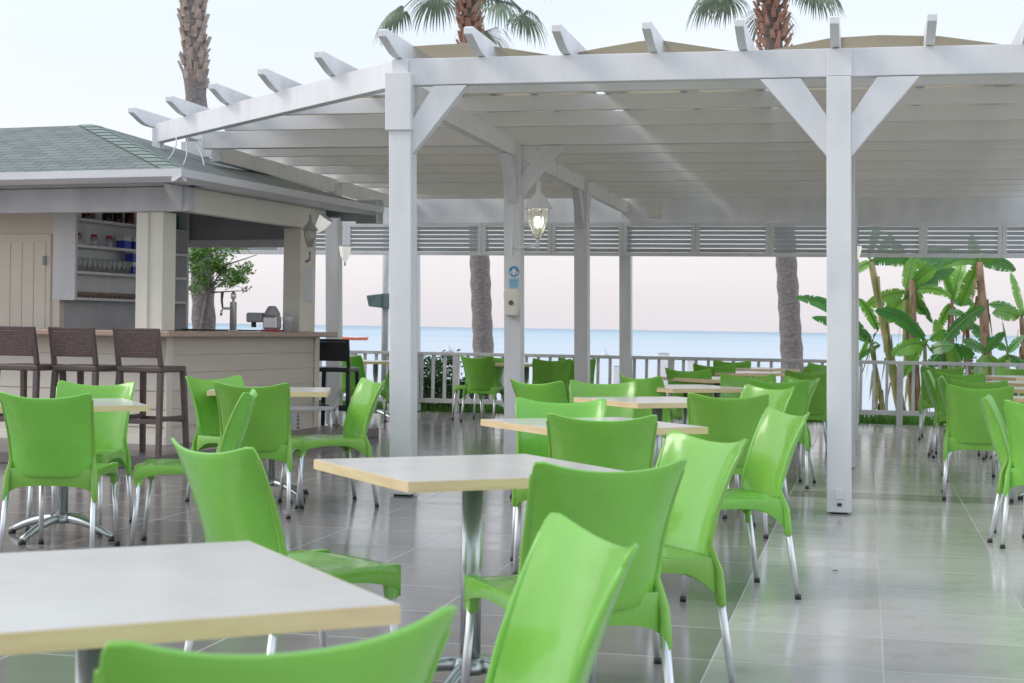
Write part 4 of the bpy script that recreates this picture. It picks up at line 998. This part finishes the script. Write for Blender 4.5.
def bush(px, py, d, rad, n, label, size=.07, flowers=0, seed=1, m='hedge', name='bush'):
    rnd = random.Random(seed); p = Dp(px, py, d); o = empty(name, (p.x,p.y,-.1), 0, label, 'bush')
    a = MB(); leafball(a, (0,0,p.z+.1), rad, n, size, rnd, 0, 14); leafball(a, (0,0,p.z*.4+.05), (rad[0]*.9,rad[1],rad[2]), n//2, size, rnd, 0, 10)
    if flowers: 
        for k in range(flowers): 
            q = Vector((rnd.uniform(-1,1)*rad[0], -rad[1]*rnd.uniform(.5,1.1), p.z+.1+rnd.uniform(-1,1)*rad[2])); 
            for _ in range(4): d_ = Vector((rnd.uniform(-1,1),-.5,rnd.uniform(-1,1))).normalized()*.028; e_ = d_.cross(Vector((0,1,0))); a.face([q, q+d_+e_*.5, q+d_*1.6, q+d_-e_*.5], 1)
    a.build('leaves', [M[m], M['flower']], o, fix=False)
    a = MB()
    for k in range(7): t = rnd.uniform(-.6,.6); a.tube([(t*.3*rad[0],0,-.1),(t*rad[0],rnd.uniform(-.1,.1),p.z*.8),(t*1.3*rad[0],rnd.uniform(-.2,.2),p.z+.1+rad[2]*.6)], [.014,.009,.004], 5)
    a.build('stems', M['trunk'], o)
bush(446, 378, 22.6, (.52,.4,.32), 3000, 'dark leafy bush with pale blossoms behind the fence left of the palm trunk', flowers=7, seed=4)
bush(470, 392, 22.9, (.25,.3,.22), 500, 'small dark bush at the foot of the palm behind the fence', seed=6)
bush(975, 380, 23.6, (.32,.4,.35), 1100, 'dense dark green bush among the banana stems behind the fence', seed=8)
# tree seen through the bar
rnd = random.Random(12); p = Dp(200,300,21.5); tr = empty('tree', (p.x,p.y,-.1), 0, 'bushy bright green tree seen through the bar window before the palm trunk', 'tree')
a = MB(); tk = [Vector((-.05,0,0)), Vector((0,0,1.0)), Vector((.12,0,1.7)), Vector((.35,0,2.1))]; a.tube(tk, [.06,.05,.035,.02], 8)
for k in range(9): q = tk[2].lerp(tk[3], rnd.random()); a.tube([q, q+Vector((rnd.uniform(-.4,.6), rnd.uniform(-.2,.2), rnd.uniform(.0,.35)))], [.014,.005], 5)
a.build('trunk', M['trunk'], tr)
a = MB()
for (px, py, rx, rz_, n) in ((205,262,.32,.25,1500),(225,272,.30,.2,1100),(240,284,.14,.10,300),(203,285,.12,.15,350),(215,240,.45,.25,900),(248,270,.10,.09,180)):
    q = Dp(px, py, 21.5)-tr.location; leafball(a, q, (rx,.3,rz_), n, .055, rnd, 0, 9)
a.build('crown', M['treeleaf'], tr, fix=False)

# ------------------------------------------------------------------ banana plants
def ban_leaf(mb, base, tip, width, arch, rnd, m, roll=0):
    base, tip = Vector(base), Vector(tip); n = 22; L = (tip-base).length; sd0 = (tip-base).cross(Vector((0,1,0)));
    mid = []; 
    for k in range(n+1):
        t = k/n; mid.append(base.lerp(tip, t)+Vector((0,0,arch*L*4*t*(1-t)*.5)))
    prev = None
    tear = {k: rnd.uniform(.0,.35) for k in range(n+1)}
    depthv = Vector((rnd.uniform(-.3,.3), 1, rnd.uniform(-.2,.2))).normalized()
    for side in (-1, 1):
        row = []
        for k in range(n+1):
            t = k/n; d = (mid[min(k+1,n)]-mid[max(k-1,0)]).normalized(); s_ = d.cross(depthv).normalized(); nrm = s_.cross(d)
            ax = (s_*math.cos(roll)+nrm*math.sin(roll))
            w = width*.66*(math.sin(math.pi*min(1, .06+t*.94))**.55)*(.35 if t < .04 else 1)*.5
            fold = nrm*math.cos(roll)*(-.35)+s_*.0
            row.append((mid[k], mid[k]+(ax*side*.93+fold*.35).normalized()*w + Vector((0,0,-w*.25))))
        for k in range(n):
            # each strip is its own quad, some torn apart from the next
            a0, a1 = row[k]; b0, b1 = row[k+1]; gap = rnd.uniform(.4,.95) if rnd.random() < .3 else rnd.uniform(0,.05)
            e1 = b1.lerp(a1, gap); sag = Vector((0,0,0))
            mid0 = (a0+a1)/2; mid1 = (b0+b1)/2
            mb.face([a0, b0, mid1, mid0], m).smooth = True; mb.face([mid0, mid1, e1+sag, a1+sag], m).smooth = True
def banana(stem, lvs, d, label, r=.085, m='banstem', seed=1, group='banana plants behind the fence'):
    rnd = random.Random(seed)
    top = Dp(stem[1][0], stem[1][1], d); bt = at_ground(stem[1][0], stem[1][1], stem[0][0], stem[0][1], d, -.1)
    o = empty('banana_plant', bt, 0, label, 'banana plant', group)
    n = 9; pts = [bt.lerp(top, k/(n-1))-bt for k in range(n)]
    a = MB(); a.tube(pts, [r*.82*(1.15-.45*k/(n-1))*(1+rnd.uniform(-.05,.05)) for k in range(n)], 10)
    for k in range(11):     # dry sheath scraps
        q = bt.lerp(top, rnd.uniform(.25,.95))-bt; an = rnd.uniform(0,6.28); dr = Vector((math.cos(an), math.sin(an), 0)); tg = Vector((-dr.y, dr.x, 0))
        a.face([q+dr*r*.9-tg*.035, q+dr*r*.9+tg*.035, q+dr*(r+.05)+tg*.01+Vector((0,0,-.40)), q+dr*(r+.03)-tg*.02+Vector((0,0,-.25))])
    a.build('stem', M[m], o)
    a = MB(); pet = MB()
    for lf in lvs:
        (bx, by, tx, ty, wpx, arch, mi) = lf[:7]
        dj = d+rnd.uniform(-.35,.35); b3 = Dp(bx,by,d)-bt; t3 = Dp(tx,ty,dj)-bt; t3 = b3+(t3-b3)*1.12+Vector((0,0,-.03))
        ban_leaf(a, b3, t3, wpx/F*d, arch, rnd, mi, rnd.uniform(-.6,.6))
        src = top-bt if len(lf) < 8 else pts[int(lf[7]*(n-1))]
        pet.tube([src, src.lerp(b3,.5)+Vector((0,0,.04)), b3]+[b3.lerp(t3,q/6)+Vector((0,0,arch*(t3-b3).length*2*(q/6)*(1-q/6)+.004)) for q in range(1,7)], [.02,.016,.013,.012,.011,.010,.009,.007,.004], 6)
    a.build('leaves', [M['banleaf'], M['bandark']], o, fix=False); pet.build('leaf_stalks', M['frondg'], o)
    return o
banana(((904,425),(871,262)), [(871,262,852,272,16,.15,0),(872,262,905,258,20,.2,1),(868,258,880,215,16,0,0),(875,262,890,235,14,.1,0)], 22.6, 'tall banana plant leaning left at the left of the grove', seed=1)
banana(((886,425),(871,345)), [(871,340,803,300,20,.25,1),(871,342,818,318,18,.15,1),(873,340,862,372,0.1,0,1),(870,335,857,365,10,.1,0),(878,330,860,300,16,.2,0),(880,345,852,360,10,.1,1)], 22.2, 'low banana plant behind the front right post, leaves on both sides', seed=2, r=.05)
banana(((914,425),(905,300)), [(903,300,888,318,30,.2,0),(905,298,950,270,26,.15,1),(905,292,868,305,22,.2,0),(908,290,930,318,14,.2,1),(906,288,912,255,20,.0,0)], 22.9, 'banana plant second from left with a broad pale leaf', seed=3, r=.07)
banana(((914,370),(907,262)), [(907,262,885,256,22,.1,0),(908,262,940,252,26,.2,0),(907,262,920,285,26,0,1),(905,262,893,240,18,.1,0),(907,262,950,282,20,.25,0)], 23.4, 'banana plant with many green sheaths at the centre of the grove', seed=4, r=.10, m='banstem')
banana(((917,425),(912,280)), [(914,285,921,310,22,.0,0),(914,280,962,262,22,.3,1),(916,290,948,295,18,.3,0),(914,282,935,268,22,.2,0)], 22.7, 'banana plant with a drooping bright leaf right of the central sheaths', seed=5, r=.075, m='drystem')
banana(((925,428),(925,345)), [(925,340,880,312,24,.3,1),(925,345,895,352,26,.25,0),(922,345,905,372,18,.1,0),(930,340,945,330,18,.2,0),(930,350,952,345,22,.2,1)], 22.1, 'short banana plant with wide dark leaves low behind the fence', seed=6, r=.045)
banana(((938,428),(944,345)), [(944,340,981,308,22,.15,1),(943,345,960,362,34,.1,0),(943,345,936,320,18,.1,0),(947,348,972,352,30,.1,1),(943,350,925,372,18,.1,1),(945,352,955,378,26,0,0)], 22.3, 'short banana plant with a long upright dark leaf', seed=7, r=.05)
banana(((953,400),(952,300)), [(952,300,962,262,26,.05,0),(952,303,940,325,16,.2,0),(953,300,972,303,18,.2,1),(952,298,945,275,12,.1,0)], 23.3, 'thin banana plant with a dry reddish stem in mid grove', seed=8, r=.045, m='drystem')
banana(((993,425),(979,262)), [(979,262,925,258,24,.2,1),(979,262,962,300,26,0,0),(980,262,1012,268,22,.25,1),(978,262,972,235,20,0,0),(980,262,998,250,18,.1,0),(978,260,945,265,18,.2,0)], 22.5, 'tallest banana plant with a rusty brown stem at the right', seed=9, r=.095, m='drystem')
banana(((970,400),(967,318)), [(967,315,985,300,16,.2,0),(967,318,950,312,14,.2,1),(968,320,990,345,18,.1,1)], 23.2, 'slim banana plant with a dry stem beside the tallest one', seed=10, r=.05, m='drystem')
banana(((1003,428),(1008,360)), [(1008,355,992,372,18,.1,0),(1008,352,1022,335,16,.1,1),(1006,350,988,338,16,.25,1),(1010,355,1030,372,20,.1,1),(1008,350,1003,322,3,0,1)], 22.2, 'low banana plant at the right picture edge behind the fence', seed=11, r=.05)
banana(((1030,425),(1022,318)), [(1020,315,992,304,18,.25,1),(1018,318,995,312,22,.2,0),(1022,315,1012,275,16,.1,0),(1022,315,1050,300,20,.2,0)], 22.8, 'banana plant half cut by the right picture edge with a drooping torn leaf', seed=12, r=.07, m='drystem')
banana(((985,425),(985,355)), [(985,352,965,340,18,.2,1),(985,352,1003,332,18,.2,1),(985,355,975,376,20,0,0),(986,355,1003,372,18,.1,0)], 22.0, 'low leafy banana plant at the foot of the tallest one', seed=13, r=.04)

# ------------------------------------------------------------------ beyond the fence
p = Dp(385.5,300,23.0); lp = empty('flood_light_pole', (p.x,p.y,-.1), 0, 'slim grey pole behind the fence carrying weathered teal floodlights', 'lamp pole')
mb = MB(); mb.tube([(0,0,0),(0,0,2.9)], .05, 10); mb.build('pole', M['rail'], lp)
zc = p.z+.1
mb = MB(); mb.hexa([(-.22,-.14,zc-.10),(-.02,-.14,zc-.12),(-.02,.1,zc-.12),(-.18,.1,zc-.08),(-.25,-.16,zc+.06),(-.02,-.14,zc+.09),(-.02,.1,zc+.09),(-.2,.1,zc+.06)]); mb.build('floodlight', M['teal'], lp, .01)
mb = MB(); mb.box((-.019,-.12,zc-.13),(.16,.1,zc+.10)); mb.build('ballast_box', M['teal'], lp, .015)
for (px, py, d, w, h, lb) in ((664,352,32,.11,1.3,'taller white wooden pillar on the beach seen through the fence'), (691,359,31,.07,.9,'short thin white pillar on the beach right of the taller one'), (617,365,30,.06,.8,'short white pillar on the beach between two pergola posts')):
    p = Dp(px, py, d); mb = MB(); mb.hexa([(-w,-w,-1.5),(w,-w,-1.5),(w,w,-1.5),(-w,w,-1.5),(-w,-w,p.z-.03),(w,-w,p.z-.03),(w,w,p.z-.03),(-w,w,p.z-.03)]); mb.prism([(-w*1.25,p.z-.03),(w*1.25,p.z-.03),(w*.8,p.z),(-w*.8,p.z)], 'y', -w*1.2, w*1.2)
    tag(mb.build('beach_pillar', M['white'], loc=(p.x,p.y,0), bevel=.01), lb, 'pillar', 'white pillars on the beach')
for (px, py, d, lb) in ((605,352,60,'small pale grey buoy like shape on the beach water between pergola posts'), (449,348,62,'small pale grey shape on the water above the bush')):
    p = Gz(px, py+6, -1.35); o = empty('buoy', (p.x,p.y,-1.35), 0, lb, 'buoy'); mb = MB(); mb.lathe([(.3,0),(.42,.15),(.35,.4),(.12,.55),(.08,.8)], (0,0,0), 12); mb.build('float', M['lgrey'], o)
p = Gz(355,340,-1.35); o = empty('boat', (p.x,p.y,-1.36), YAW, 'tiny orange and white boat on the sea right of the black stool', 'boat')
mb = MB(); prf = []
for k in range(9):
    t = -1+2*k/8; w = .55*(1-abs(t)**2.5)+.02; prf.append([Vector((t*2.4,-w,.45+.12*abs(t)**2)), Vector((t*2.2,-w*.5,.05)), Vector((t*2.1,0,-.05)), Vector((t*2.2,w*.5,.05)), Vector((t*2.4,w,.45+.12*abs(t)**2))])
mb.grid(prf); q = mb.build('hull', M['orange'], o); s = q.modifiers.new('t','SOLIDIFY'); s.thickness = .04
mb = MB(); prf = [[Vector((v[0].x*1.0, v[0].y, .46+.12*abs(v[0].x/2.4)**2+.01)), Vector((v[0].x, 0, .60)), Vector((v[4].x, v[4].y, .46+.12*abs(v[0].x/2.4)**2+.01))] for v in prf]; mb.grid(prf); mb.build('deck', M['white'], o)
# leaf on the floor
p = Gz(835,572,0); mb = MB(); mb.face([(-.02,0,.004),(0,-.008,.009),(.022,.002,.005),(.002,.009,.012)]); tag(mb.build('fallen_leaf', M['trunk'], loc=(p.x,p.y,0), fix=False), 'tiny dry leaf lying on the light floor tiles', 'leaf')
